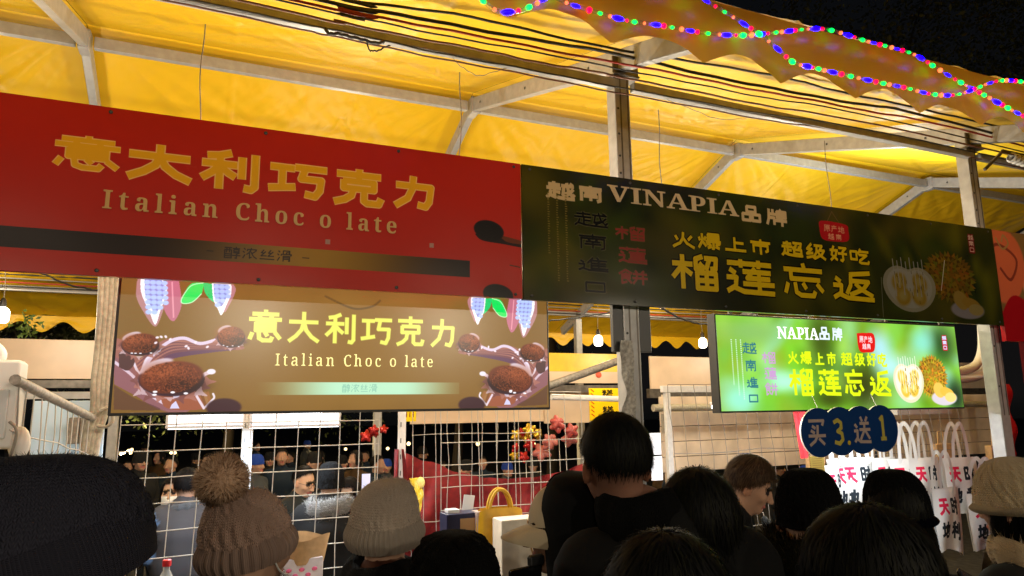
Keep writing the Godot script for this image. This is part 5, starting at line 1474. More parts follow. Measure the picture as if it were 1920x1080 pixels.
func back_stalls() -> void:
	# fascia boards of the stalls behind
	slab("fascia_board", Vector3(-2.125, 2.619, -8.100), Vector3(-0.869, 2.232, -8.130), M.peach, "pale peach fascia board behind the cream hoses", "board", "fascia boards of the stalls behind")
	slab("fascia_board", Vector3(5.605, 2.572, -8.100), Vector3(13.247, 2.123, -8.130), M.peach, "pale peach fascia board between the middle post and green screen", "board", "fascia boards of the stalls behind")
	var ft := thing("fascia_board", Vector3(4.599, 2.400, -8.100), "half yellow, half pale fascia board above the slanting pipe", "board", "fascia boards of the stalls behind")
	var m := MB.new()
	m.box(tf(Vector3(-0.6, 0.07, 0)), Vector3(2.4, 0.24, 0.03))
	put("yellow_half", m.mesh(), worn(mt(lin(0.78, 0.52, 0.02), 0.35), 0.02, 91, 0.9, 1.0), ft)
	m = MB.new()
	m.box(tf(Vector3(-0.6, -0.125, -0.002)), Vector3(2.4, 0.15, 0.03))
	put("pale_half", m.mesh(), M.peach, ft)
	m = MB.new()
	m.ball(tf(Vector3(0.17, -0.09, 0.02)), Vector3(0.045, 0.04, 0.01), 12, 8)
	put("red_badge", m.mesh(), mt(lin(0.65, 0.08, 0.03), 0.5), ft)
	slab("beam", Vector3(-2.081, 2.221, -8.080), Vector3(-0.865, 2.142, -8.160), M.alu_dark, "dark grey beam under the peach fascia board by the hoses", "beam", "beams of the stalls behind")
	slab("beam", Vector3(-1.435, 2.043, -5.600), Vector3(-0.629, 1.993, -5.640), M.alu, "pale grey rail crossing behind the side mesh panel", "beam", "beams of the stalls behind")
	slab("beam", Vector3(3.954, 2.174, -8.080), Vector3(5.392, 2.076, -8.160), M.alu_dark, "dark grey beam under the yellow fascia board", "beam", "beams of the stalls behind")
	slab("beam", Vector3(5.567, 2.124, -8.080), Vector3(13.270, 1.999, -8.160), M.alu_dark, "dark grey beam under the long peach fascia board", "beam", "beams of the stalls behind")
	slab("shutter_board", Vector3(4.059, 2.077, -8.300), Vector3(5.555, 1.682, -8.330), M.peach, "pale board hanging under the yellow fascia board", "board")
	slab("shutter_board", Vector3(2.261, 1.925, -8.300), Vector3(4.050, 1.712, -8.330), M.peach, "pale board seen below the brown screen's right half", "board")
	# wooden boards behind the right stall
	var pl := thing("wooden_partition", Vector3(3.881, 1.701, -5.600), "pale wooden partition of four horizontal planks", "partition")
	var x0: float = 3.959
	var x1: float = 9.130
	var top: float = 1.987
	for k in 5:
		m = MB.new()
		m.box(tf(Vector3((x0 + x1) * 0.5 - pl.position.x, top - 0.075 - 0.142 * k - pl.position.y, 0.004 * (k % 2))), Vector3(x1 - x0, 0.136, 0.02), 0.003)
		put("plank", m.mesh(), M.ply, pl)
	m = MB.new()
	m.tube([Vector3(3.821, 1.875, -5.500) - pl.position, Vector3(9.025, 1.863, -5.500) - pl.position], 0.035, 10)
	put("top_pole", m.mesh(), M.cream_plastic, pl)
	for x in [x0 + 0.1, (x0 + x1) * 0.5, x1 - 0.1]:
		m = MB.new()
		m.box(tf(Vector3(x - pl.position.x, 1.0 - pl.position.y, -0.04)), Vector3(0.06, 2.0, 0.04))
		put("stud", m.mesh(), M.ply, pl)
	slab("grey_board", Vector3(3.711, 1.824, -5.200), Vector3(3.785, 1.655, -5.230), mt(lin(0.26, 0.23, 0.19), 0.7), "small grey board beside the pale metal frame", "board")
	slab("control_box", Vector3(5.398, 1.846, -4.200), Vector3(6.091, 1.790, -4.300), mt(lin(0.5, 0.52, 0.56), 0.4), "pale grey control box under the green screen", "box")
	# yellow signs with black characters
	var im := Image.create(128, 160, false, Image.FORMAT_RGBA8)
	im.fill(Color(0.93, 0.77, 0.05))
	row(im, [["糕", Vector2(56, 6), Vector2(104, 50)], ["糕", Vector2(56, 88), Vector2(104, 132)]], 5.0, Color(0.1, 0.08, 0.02))
	for k in 7: line(im, [Vector2(8, 6 + 20 * k), Vector2(20, 18 + 20 * k)], 5.0, Color(0.72, 0.3, 0.02))
	pane("hanging_sign", Vector3(3.994, 2.102, -7.000), Vector3(4.384, 1.734, -7.000), im, "yellow hanging sign with black characters left of the taped post", "sign")
	im = Image.create(64, 64, false, Image.FORMAT_RGBA8)
	im.fill(Color(0.90, 0.80, 0.10))
	for k in 3: line(im, [Vector2(12 + 18 * k, 22), Vector2(12 + 18 * k, 44)], 6.0, Color(0.55, 0.28, 0.02))
	pane("hanging_sign", Vector3(1.840, 1.911, -7.000), Vector3(1.964, 1.770, -7.000), im, "small yellow sign at the top of the white channel post", "sign")
	# light panels under the brown screen
	for q in [["flat white light panel left of the blue-lit post", Vector3(-0.213, 1.964, -4.800), Vector3(0.214, 1.810, -4.800)], ["flat white light panel right of the blue-lit post", Vector3(0.261, 1.960, -4.800), Vector3(0.814, 1.804, -4.800)]]:
		var c: Vector3 = (q[1] + q[2]) * 0.5
		var w: float = absf(q[2].x - q[1].x)
		var h: float = absf(q[1].y - q[2].y)
		var t := thing("strip_fixture", c, q[0], "light panel", "light panels behind the mesh")
		var b := MB.new()
		b.box(tf(Vector3(0, 0, -0.03)), Vector3(w + 0.03, h + 0.03, 0.05), 0.004)
		put("tray", b.mesh(), M.white_steel, t)
		b = MB.new()
		b.box(tf(Vector3(0, 0, -0.002)), Vector3(w, h, 0.004))
		put("diffuser", b.mesh(), glow(Color(0.92, 0.95, 1.0), 0.95), t)
		b = MB.new()
		b.box(tf(Vector3(0.12 * w, 0.0, 0.006)), Vector3(w * 0.36, h * 0.6, 0.008), 0.003)
		put("lamp_bar", b.mesh(), glow(Color(0.95, 0.97, 1.0), 5.0), t)
		var l := AreaLight3D.new()
		l.name = "panel_light"
		l.area_size = Vector2(w, h)
		l.light_energy = 1.6
		l.light_color = Color(0.88, 0.94, 1.0)
		l.shadow_enabled = true
		l.area_size = Vector2(w, 0.05)
		l.rotation_degrees = Vector3(-90, 0, 0)  # the tray is open below: it shines down on the people under it
		l.position = Vector3(0, -h * 0.5 - 0.02, -0.03)
		b = MB.new()
		b.box(tf(Vector3(0, -h * 0.5 - 0.017, -0.03)), Vector3(w, 0.003, 0.045))
		put("lower_tube", b.mesh(), glow(Color(0.95, 0.97, 1.0), 4.0), t)
		t.add_child(l, true)
	# red cloth swagged between the uprights
	var tops := [1.592, 1.516, 1.431, 1.379, 1.364, 1.372, 1.406, 1.467]
	m = MB.new()
	m.sheet(70, 30, func(u: float, v: float):
		var k: float = u * 6.999
		var top_y := lerpf(tops[int(k)], tops[int(k) + 1], smoothstep(0.0, 1.0, k - int(k)))
		var y := lerpf(top_y, top_y - lerpf(0.75, 0.19, smoothstep(0.45, 0.8, u)), v)
		return Vector3(lerpf(1.280, 2.861, u), y, -5.0 + 0.05 * sin(v * 9.0 + u * 14.0 + 3.0 * sin(u * 5.0)) * (0.3 + v) + 0.03 * sin(u * 40.0 + v * 6.0)))
	tag(put("red_cloth", m.mesh(), M.red_cloth), "dark red cloth swagged behind the mesh", "cloth")
	m = MB.new()
	m.sheet(12, 20, func(u: float, v: float): return Vector3(1.112, 1.649, -4.400) + Vector3(0.1 * (u - 0.3) * (0.5 + v), -0.5 * v, 0.06 * sin(u * 7.0 + v * 2.0)))
	tag(put("red_scarf", m.mesh(), M.red_cloth), "red cloth end tied round the white channel post", "cloth")
	# balloons
	var pink := mt(lin(0.40, 0.07, 0.07), 0.3)
	var pale := mt(lin(0.42, 0.13, 0.12), 0.3)
	for q in [["bunch of pink foil balloons beyond the red cloth", Vector3(3.699, 1.542, -7.200), [pink, pale], 8, 0.085, 0.19], ["bunch of gold and red foil balloons beyond the red cloth", Vector3(3.368, 1.497, -7.400), [mt(lin(0.6, 0.42, 0.05), 0.2, 0.7), mt(lin(0.4, 0.02, 0.02), 0.2, 0.4)], 9, 0.06, 0.16], ["red foil balloon bunch left of the white channel post", Vector3(1.634, 1.634, -7.400), [mt(lin(0.35, 0.02, 0.02), 0.2, 0.5)], 4, 0.05, 0.1]]:
		var t := thing("balloon_bunch", q[1], q[0], "balloons")
		for i in q[3]:
			m = MB.new()
			var pos = Vector3(rng.randf_range(-1, 1), rng.randf_range(-1, 1), rng.randf_range(-0.5, 0.5)) * q[5]
			var fl: float = q[4] * rng.randf_range(0.8, 1.25)
			var tb := tf(pos, Vector3(rng.randf_range(-0.5, 0.5), rng.randf_range(-0.6, 0.6), rng.randf() * 6.0))
			m.sheet(40, 10, func(u: float, v: float):
				var rr := sin(v * PI) * (1.0 + 0.22 * cos(u * TAU * 5.0))
				return tb * (Vector3(cos(u * TAU) * rr, sin(u * TAU) * rr, 0.5 * cos(v * PI) + 0.04 * sin(u * TAU * 15.0) * sin(v * PI)) * fl))
			put("balloon", m.mesh(), q[2][i % q[2].size()], t)
		m = MB.new()
		m.tube([Vector3(0, 0, 0), Vector3(0.02, -1.0, 0)], 0.004, 5)
		put("stick", m.mesh(), M.white_plastic, t)

class Field:  # a distance field on a grid, meshed as surface nets
	var h := 0.02
	var o := Vector3.ZERO
	var nx := 0
	var ny := 0
	var nz := 0
	var f := PackedFloat32Array()
	var raw := PackedFloat32Array()
	var ci := PackedByteArray()
	var pal := []
	func _init(lo: Vector3, hi: Vector3, cell: float) -> void:
		h = cell; o = lo
		nx = int((hi.x - lo.x) / h) + 2
		ny = int((hi.y - lo.y) / h) + 2
		nz = int((hi.z - lo.z) / h) + 2
		f.resize(nx * ny * nz); f.fill(100.0)
		raw.resize(nx * ny * nz); raw.fill(100.0)
		ci.resize(nx * ny * nz)
	func color(c: Color) -> int:
		if not pal.has(c): pal.append(c)
		return pal.find(c)
	func cap(a: Vector3, b: Vector3, ra: float, rb: float, c: Color, k := 0.04) -> void:
		_add(a, b, ra, rb, Vector3.ZERO, Basis.IDENTITY, c, k)
	func ell(at: Vector3, r: Vector3, c: Color, k := 0.03, b := Basis.IDENTITY) -> void:
		_add(at, at, maxf(r.x, maxf(r.y, r.z)), 0.0, r, b.inverse(), c, k)
	func _add(a: Vector3, b: Vector3, ra: float, rb: float, er: Vector3, inv: Basis, c: Color, k: float) -> void:
		var id := color(c)
		var m := Vector3.ONE * (maxf(ra, rb) + k + h * 2.5)
		var lo := (a.min(b) - m - o) / h
		var hi := (a.max(b) + m - o) / h
		var ba := b - a
		var bb := maxf(ba.length_squared(), 1e-9)
		var isell := er != Vector3.ZERO
		for z in range(maxi(0, int(lo.z)), mini(nz - 1, int(hi.z)) + 1):
			for y in range(maxi(0, int(lo.y)), mini(ny - 1, int(hi.y)) + 1):
				var row := (z * ny + y) * nx
				for x in range(maxi(0, int(lo.x)), mini(nx - 1, int(hi.x)) + 1):
					var p := o + Vector3(x, y, z) * h - a
					var d: float
					if isell:
						var q := (inv * p) / er
						var k0 := q.length()
						d = k0 * (k0 - 1.0) / maxf((q / er).length(), 1e-6)
					else:
						var t := clampf(p.dot(ba) / bb, 0.0, 1.0)
						d = (p - ba * t).length() - lerpf(ra, rb, t)
					var i := row + x
					var e := f[i]
					if d < raw[i]:
						raw[i] = d
						ci[i] = id
					if e > 50.0:
						f[i] = d
					else:
						var w := maxf(k - absf(d - e), 0.0) / k
						f[i] = minf(d, e) - w * w * k * 0.25
	func into(mb: MB, shape = null) -> void:
		var vid := PackedInt32Array()
		vid.resize(nx * ny * nz)
		vid.fill(-1)
		var off := [0, 1, nx, nx + 1, nx * ny, nx * ny + 1, nx * ny + nx, nx * ny + nx + 1]
		var corner := [Vector3(0, 0, 0), Vector3(1, 0, 0), Vector3(0, 1, 0), Vector3(1, 1, 0), Vector3(0, 0, 1), Vector3(1, 0, 1), Vector3(0, 1, 1), Vector3(1, 1, 1)]
		var edges := [[0, 1], [2, 3], [4, 5], [6, 7], [0, 2], [1, 3], [4, 6], [5, 7], [0, 4], [1, 5], [2, 6], [3, 7]]
		var first := mb.v.size()
		for z in nz - 1:
			for y in ny - 1:
				var row := (z * ny + y) * nx
				for x in nx - 1:
					var i := row + x
					var s0 := f[i] < 0.0
					var mixed := false
					for q in 7:
						if (f[i + off[q + 1]] < 0.0) != s0:
							mixed = true
							break
					if not mixed: continue
					var sum := Vector3.ZERO
					var cnt := 0
					for e in edges:
						var fa := f[i + off[e[0]]]
						var fb := f[i + off[e[1]]]
						if (fa < 0.0) != (fb < 0.0):
							sum += (corner[e[0]] as Vector3).lerp(corner[e[1]], fa / (fa - fb))
							cnt += 1
					var p := o + (Vector3(x, y, z) + sum / cnt) * h
					mb.col = pal[ci[i + (7 if nx == 0 else 0)]]
					vid[i] = mb.vert(p, Vector3.ZERO)
		var steps := [1, nx, nx * ny]
		for z in range(1, nz - 1):
			for y in range(1, ny - 1):
				for x in range(1, nx - 1):
					var i := (z * ny + y) * nx + x
					var a := f[i] < 0.0
					for ax in 3:
						var b := f[i + steps[ax]] < 0.0
						if a == b: continue
						var u: int = steps[(ax + 1) % 3]
						var w: int = steps[(ax + 2) % 3]
						var q := [vid[i], vid[i - u], vid[i - u - w], vid[i - w]]
						if q.min() < 0: continue
						var tris := [q[0], q[1], q[2], q[0], q[2], q[3]] if not a else [q[0], q[2], q[1], q[0], q[3], q[2]]
						mb.idx.append_array(tris)
						for k in [0, 3]:
							var g := (mb.v[tris[k + 2]] - mb.v[tris[k]]).cross(mb.v[tris[k + 1]] - mb.v[tris[k]])
							for r in 3: mb.n[tris[k + r]] += g
		for k in range(first, mb.v.size()):
			mb.n[k] = mb.n[k].normalized() if mb.n[k].length_squared() > 1e-20 else Vector3.UP
			if shape != null: mb.v[k] = shape.call(mb.v[k], mb.n[k])

const SKIN := Color(0.42, 0.25, 0.17)

# A figure that faces -z in its own axes, feet on the ground. Returns the node and the frame of its head.
func person(label: String, head: Vector3, turn: float, sp: Dictionary) -> Dictionary:
	var group: String = sp.get("group", "")
	var s: float = clampf(head.y / 1.62, 0.78, 1.14)
	var lean: float = sp.get("lean", 0.0)
	if lean > 0.0: s = maxf(s, sp.get("scale", 1.0))
	var top: Color = sp.get("top", Color(0.012, 0.012, 0.014))
	var sleeve: Color = sp.get("sleeve", top)
	var legs: Color = sp.get("legs", Color(0.015, 0.016, 0.022))
	var skin: Color = sp.get("skin", SKIN)
	var b: float = sp.get("bulk", 1.15)
	var puff: float = sp.get("puff", 0.0)
	var hb := Basis.from_euler(Vector3(sp.get("pitch", 0.0), sp.get("yaw", 0.0), sp.get("roll", 0.0)))
	var L := func(p: Vector3) -> Vector3:  # joints above the hip lean forward
		var q := p * s
		if lean > 0.0 and p.y > 0.95:
			var r := q - Vector3(0, 0.95 * s, 0)
			q = Vector3(0, 0.95 * s, 0) + r.rotated(Vector3.RIGHT, -lean)
		return q
	var neck: Vector3 = L.call(Vector3(0, 1.52, 0.0))
	var ho: Vector3 = sp.get("head_off", Vector3.ZERO)
	neck += ho * 0.6
	var hc: Vector3 = neck + hb * Vector3(0, 0.085, -0.025) + ho * 0.4
	var off := hc - Vector3(0, hc.y, 0)
	var base := Vector3(head.x, 0, head.z) - Vector3(off.x, 0, off.z).rotated(Vector3.UP, turn)
	var dy := head.y - hc.y  # small remainder goes into the legs
	var t := thing(sp.get("called", "person"), base, label, "person", group, turn)
	var up := Vector3(0, dy, 0)
	hc += up
	neck += up
	var J := func(p: Vector3) -> Vector3: return L.call(p) + up * clampf(p.y / 0.95, 0.0, 1.0)
	var cell: float = sp.get("cell", 0.024)
	var lo := Vector3(-0.42, -0.01, -0.62 if lean > 0.0 else -0.34)
	var fd := Field.new(lo, Vector3(0.42, neck.y + 0.08, 0.34), cell)
	fd.cap(J.call(Vector3(0, 0.97, 0)), J.call(Vector3(0, 1.25, 0)), 0.135 * b, 0.15 * b, top, 0.06)
	fd.cap(J.call(Vector3(-0.06, 1.0, 0)), J.call(Vector3(0.06, 1.0, 0)), 0.12 * b, 0.12 * b, top, 0.05)
	fd.cap(J.call(Vector3(-0.09, 1.24, 0)), J.call(Vector3(0.09, 1.24, 0)), 0.11 * b, 0.11 * b, top, 0.06)
	fd.cap(J.call(Vector3(-0.16, 1.375, 0.01)), J.call(Vector3(0.16, 1.375, 0.01)), 0.066 * b, 0.066 * b, top, 0.06)
	fd.cap(J.call(Vector3(0, 1.39, 0.015)), J.call(Vector3(0, 1.455, 0.01)), 0.085 * b, 0.068 * b, top, 0.04)
	for k in [-1, 1]:
		fd.cap(J.call(Vector3(0.175 * k, 1.365, 0.01)), J.call(Vector3(0.255 * k, 1.09, 0.03)), 0.062 * b, 0.052 * b, sleeve, 0.04)
		fd.cap(J.call(Vector3(0.255 * k, 1.09, 0.03)), J.call(Vector3(0.17 * k, 0.98, -0.12)), 0.05 * b, 0.045 * b, sleeve, 0.03)
		fd.cap(J.call(Vector3(0.09 * k, 0.94, 0)), J.call(Vector3(0.1 * k, 0.5, -0.01)), 0.092, 0.065, legs, 0.03)
		fd.cap(J.call(Vector3(0.1 * k, 0.5, -0.01)), J.call(Vector3(0.1 * k, 0.1, 0.02)), 0.064, 0.048, legs, 0.02)
		fd.cap(J.call(Vector3(0.1 * k, 0.045, 0.03)), J.call(Vector3(0.11 * k, 0.04, -0.13)), 0.045, 0.042, Color(0.02, 0.02, 0.02), 0.02)
	fd.cap(J.call(Vector3(0, 1.43, 0.01)), neck, 0.054, 0.05, skin, 0.02)
	var mb := MB.new()
	var w := FastNoiseLite.new()
	w.seed = int(absf(head.x * 100.0)); w.frequency = 6.0
	fd.into(mb, func(p: Vector3, n: Vector3):
		var d := w.get_noise_3d(p.x, p.y * 0.6, p.z) * 0.012
		if puff > 0.0 and p.y > 0.95 * s and p.y < neck.y - 0.1:
			d += puff * (absf(sin((p.y + 0.15 * p.x * p.x) * PI / 0.085)) - 0.6)
		return p + n * d)
	var hd := Field.new(hc - Vector3(0.15, 0.19, 0.16), hc + Vector3(0.15, 0.19, 0.17), sp.get("head_cell", 0.0085))
	var H := func(x: float, y: float, z: float) -> Vector3: return hc + hb * Vector3(x, y, z)
	hd.cap(neck + Vector3(0, -0.08, 0.012), hc + hb * Vector3(0, -0.03, 0.02), 0.056, 0.052, skin, 0.02)
	hd.ell(H.call(0, 0.027, 0.015), Vector3(0.075, 0.087, 0.092), skin, 0.02, hb)
	hd.ell(H.call(0, -0.035, -0.03), Vector3(0.06, 0.07, 0.058), skin, 0.04, hb)
	hd.ell(H.call(0, -0.088, -0.062), Vector3(0.024, 0.02, 0.02), skin, 0.03, hb)
	for k in [-1, 1]:
		hd.ell(H.call(0.078 * k, -0.012, 0.012), Vector3(0.01, 0.031, 0.019), skin * Color(1.05, 0.9, 0.85), 0.008, hb * Basis(Vector3.UP, 0.35 * k))
		hd.ell(H.call(0.045 * k, -0.022, -0.058), Vector3(0.022, 0.018, 0.018), skin, 0.025, hb)
	if sp.get("face", false):
		hd.cap(H.call(0, 0.008, -0.088), H.call(0, -0.03, -0.108), 0.0085, 0.012, skin, 0.012)
		for k in [-1, 1]:
			hd.ell(H.call(0.011 * k, -0.034, -0.1), Vector3(0.009, 0.008, 0.009), skin, 0.006, hb)
			if sp.get("head_cell", 0.0085) > 0.009: continue
			hd.cap(H.call(0.014 * k, 0.026, -0.089), H.call(0.05 * k, 0.026, -0.074), 0.0075, 0.006, Color(0.03, 0.02, 0.015), 0.006)
			hd.ell(H.call(0.032 * k, 0.006, -0.079), Vector3(0.011, 0.0042, 0.006), Color(0.03, 0.02, 0.02), 0.004, hb)
		hd.cap(H.call(-0.02, -0.062, -0.086), H.call(0.02, -0.062, -0.086), 0.0065, 0.0065, Color(0.36, 0.12, 0.10), 0.005)
	hd.into(mb)
	put("body", mb.mesh(), M.cloth, t)
	return {"node": t, "head": Transform3D(hb, hc), "s": s, "neck": neck}

func beanie(p: Dictionary, col: Color, R: Vector2, height: float, rim_y: float, cuff: float, ribs: int, amp: float, tilt := 0.0, style := "plain", slouch := Vector3.ZERO, fuzz := 0) -> Node3D:
	var T: Transform3D = p.head * Transform3D(Basis(Vector3.RIGHT, tilt), Vector3(0, rim_y, 0.01))
	var hat := Node3D.new()
	hat.name = "hat"
	p.node.add_child(hat)
	var nz := FastNoiseLite.new()
	nz.seed = ribs; nz.frequency = 9.0
	var crown := MB.new()
	crown.col = col
	var f := func(u: float, v: float) -> Vector3:
		var a := u * TAU
		var ph := v * PI * 0.5
		var r := pow(cos(ph), 0.62) if v < 0.999 else 0.0
		var m := 0.0
		if style == "cable":
			m = amp * (0.6 * absf(sin(a * ribs * 0.5)) + 0.7 * sin(a * ribs + 1.6 * sin(v * 16.0)) * (1.0 - v))
		elif style == "quilt":
			m = amp * (absf(sin((a * 6.0 + v * 9.0))) * absf(sin(a * 6.0 - v * 9.0)))
		else:
			m = amp * sin(a * ribs)
		m += nz.get_noise_2d(cos(a) * 1.0 + 3.0, sin(a) + v) * 0.006
		m *= smoothstep(0.0, 0.25, 1.0 - v)
		return T * (Vector3(cos(a) * (R.x * r + m), height * pow(sin(ph), 0.85), sin(a) * (R.y * r + m)) + slouch * v * v)
	crown.sheet(168, 44, f)
	for i in fuzz:
		var u := rng.randf()
		var v := rng.randf() * 0.92
		var q: Vector3 = f.call(u, v)
		var nn := (T.basis * Vector3(cos(u * TAU), 0.25 + v, sin(u * TAU))).normalized()
		var e := q + (nn + Vector3(rng.randfn(), rng.randfn(), rng.randfn()) * 0.8).normalized() * rng.randf_range(0.004, 0.011)
		var sd := nn.cross(e - q).normalized() * 0.0004
		crown.col = col * rng.randf_range(1.0, 1.5)
		crown.tri(crown.vert(q - sd, nn), crown.vert(q + sd, nn), crown.vert(e, nn))
	put("crown", crown.mesh(), M.knit if col.r > 0.03 else M.knit_dark, hat)
	if cuff > 0.0:
		var c := MB.new()
		c.col = col * Color(0.96, 0.96, 0.96)
		c.sheet(224, 14, func(u: float, v: float):
			var a: float = u * TAU
			var prof := Vector2(0.004 + 0.011 * sin(PI * minf(v * 1.06, 1.0)), -0.012 + cuff * v)
			var rr := pow(cos(maxf(prof.y, 0.0) / height * 0.9), 0.62)
			var m: float = prof.x + amp * 0.6 * sin(a * ribs * 1.5)
			return T * Vector3(cos(a) * (R.x * rr + m), prof.y, sin(a) * (R.y * rr + m)))
		put("cuff", c.mesh(), M.knit if col.r > 0.03 else M.knit_dark, hat)
	return hat

func fur_ball(parent: Node, at: Vector3, r: float, n: int, cols: Array, length: float, squash := Vector3.ONE) -> void:
	var m := MB.new()
	m.col = cols[0] * Color(0.5, 0.5, 0.5)
	m.ball(tf(at), squash * r * 0.72, 16, 12)
	for i in n:
		var d := Vector3(rng.randfn(), rng.randfn(), rng.randfn()).normalized()
		var side := d.cross(Vector3(rng.randfn(), rng.randfn(), rng.randfn())).normalized()
		var a := at + d * squash * r * rng.randf_range(0.6, 0.75)
		var bend := Vector3(rng.randfn(), rng.randfn() - 0.5, rng.randfn()) * 0.35
		var e := a + (d + bend).normalized() * length * rng.randf_range(0.6, 1.15)
		m.col = cols[rng.randi() % cols.size()]
		var nn := (d + bend * 0.3).normalized()
		var w := rng.randf_range(0.0004, 0.0009)
		var mid := a.lerp(e, 0.55) + d * length * 0.06
		var q := [m.vert(a - side * w, nn), m.vert(a + side * w, nn), m.vert(mid + side * w * 0.8, nn), m.vert(mid - side * w * 0.8, nn), m.vert(e, nn)]
		m.quad(q[0], q[1], q[2], q[3])
		m.tri(q[3], q[2], q[4])
	put("pompom", m.mesh(), M.hair, parent)

# hair: a shell over the skull and many thin locks that follow it
func hair(p: Dictionary, cols: Array, n: int, sp := {}) -> void:
	var T: Transform3D = p.head
	var size: Vector3 = sp.get("size", Vector3(0.083, 0.101, 0.103))
	var drop: float = sp.get("drop", 0.0)
	var lift: float = sp.get("lift", 0.008)
	var front: float = sp.get("front", 1.05)
	var back: float = sp.get("back", 2.05)
	var c := Vector3(0, 0.033, 0.016)
	var part: Vector3 = sp.get("part", Vector3(0.02, 0, 0.35))
	var limit := func(a: float) -> float:  # how far down from the crown the hair reaches; a = 0 at the face
		return lerpf(front, back, smoothstep(0.15, 0.75, absf(a) / PI))
	var wav := FastNoiseLite.new()
	wav.seed = n; wav.frequency = 3.0
	var at := func(a: float, t: float, out: float) -> Vector3:
		var ph: float = t * limit.call(a)
		var ns := wav.get_noise_2d(a * 3.0, ph * 1.5) * 0.007
		var d := Vector3(sin(ph) * sin(a), cos(ph), -sin(ph) * cos(a))
		return T * (c + d * (size + Vector3.ONE * (out + ns)))
	var m := MB.new()
	m.col = cols[0]
	m.sheet(48, 24, func(u: float, v: float): return at.call(u * TAU - PI, v, 0.0))
	for i in n * 2:
		var a := rng.randf_range(-PI, PI)
		var t := sqrt(rng.randf()) * 0.96
		var len_t := rng.randf_range(0.18, 0.5)
		var sway := rng.randf_range(-0.14, 0.14)
		var tip := 1.02 + rng.randf() * rng.randf() * 0.28
		var pts := []
		for k in 4:
			var q := t + len_t * k / 3.0
			var o := 0.001 + lift * rng.randf() * (k / 3.0)
			var pt: Vector3 = at.call(a + sway * k / 3.0, minf(q, tip), o)
			pts.append(pt)
		if drop > 0.0 and absf(a) > 0.9 and t + len_t > 0.75:
			var down := drop * rng.randf_range(0.55, 1.0)
			for k in 3:
				pts.append(pts[-1] + Vector3(rng.randf_range(-0.008, 0.008), -down / 3.0, rng.randf_range(-0.008, 0.008)))
		m.col = cols[rng.randi() % cols.size()]
		var w := rng.randf_range(0.0007, 0.0018) * (1.6 if drop > 0.0 else 1.0)
		var prev := []
		for k in pts.size():
			var dir: Vector3 = (pts[mini(k + 1, pts.size() - 1)] - pts[maxi(k - 1, 0)]).normalized()
			var nn: Vector3 = (pts[k] - T * c).normalized()
			var sd := dir.cross(nn).normalized() * w * (1.0 - 0.85 * k / (pts.size() - 1.0))
			var pair := [m.vert(pts[k] - sd, nn), m.vert(pts[k] + sd, nn)]
			if prev: m.quad(prev[0], prev[1], pair[1], pair[0])
			prev = pair
	if drop > 0.0:  # the mass of hair that hangs behind the shoulders
		m.col = cols[0]
		m.sheet(36, 14, func(u: float, v: float):
			var a := lerpf(0.95, TAU - 0.95, u)
			var q: Vector3 = at.call(a if a < PI else a - TAU, 0.98, -0.002)
			var e := T * c
			var outw := Vector3(q.x - e.x, 0, q.z - e.z).normalized()
			return Vector3(q.x, q.y - drop * 0.9 * v, q.z) + outw * (0.02 * v + 0.004 * sin(a * 30.0 + v * 4.0)))
	put("hair", m.mesh(), M.hair, p.node)

func collar(p: Dictionary, col: Color, r: float, h: float, fuzz: int, cols := [], dy := 0.0, called := "collar") -> void:
	var m := MB.new()
	m.col = col
	var c: Vector3 = p.neck + Vector3(0, -0.045 + dy, 0.01)
	var f := func(u: float, v: float) -> Vector3:
		var a := u * TAU
		var b := v * TAU
		var rr := r + h * 0.55 * cos(b) + 0.004 * sin(a * 11.0)
		return c + Vector3(cos(a) * rr, h * sin(b) + 0.01 * sin(a * 2.0), sin(a) * rr)
	m.sheet(56, 14, f)
	for i in fuzz:
		var u := rng.randf()
		var v := rng.randf()
		var q: Vector3 = f.call(u, v)
		var nn := Vector3(cos(u * TAU) * cos(v * TAU), sin(v * TAU), sin(u * TAU) * cos(v * TAU))
		var e := q + (nn + Vector3(rng.randfn(), rng.randfn(), rng.randfn()) * 0.4).normalized() * rng.randf_range(0.012, 0.03)
		var sd := nn.cross(e - q).normalized() * 0.0013
		m.col = cols[rng.randi() % cols.size()]
		m.tri(m.vert(q - sd, nn), m.vert(q + sd, nn), m.vert(e, nn))
	put(called, m.mesh(), M.knit if col.r > 0.03 else M.knit_dark, p.node)

func glasses(p: Dictionary) -> void:
	var m := MB.new()
	for k in [-1, 1]:
		var ring := []
		for i in 17:
			ring.append(p.head * Vector3(0.033 * k + cos(TAU * i / 16.0) * 0.022, 0.004 + sin(TAU * i / 16.0) * 0.018, -0.098))
		m.tube(ring, 0.0016, 5, -1.0, 1.0, false)
		m.tube([p.head * Vector3(0.055 * k, 0.01, -0.096), p.head * Vector3(0.08 * k, 0.006, 0.0), p.head * Vector3(0.082 * k, -0.012, 0.03)], 0.0016, 5)
	m.tube([p.head * Vector3(-0.011, 0.008, -0.1), p.head * Vector3(0.011, 0.008, -0.1)], 0.0016, 5)
	put("glasses", m.mesh(), M.dark_metal, p.node)

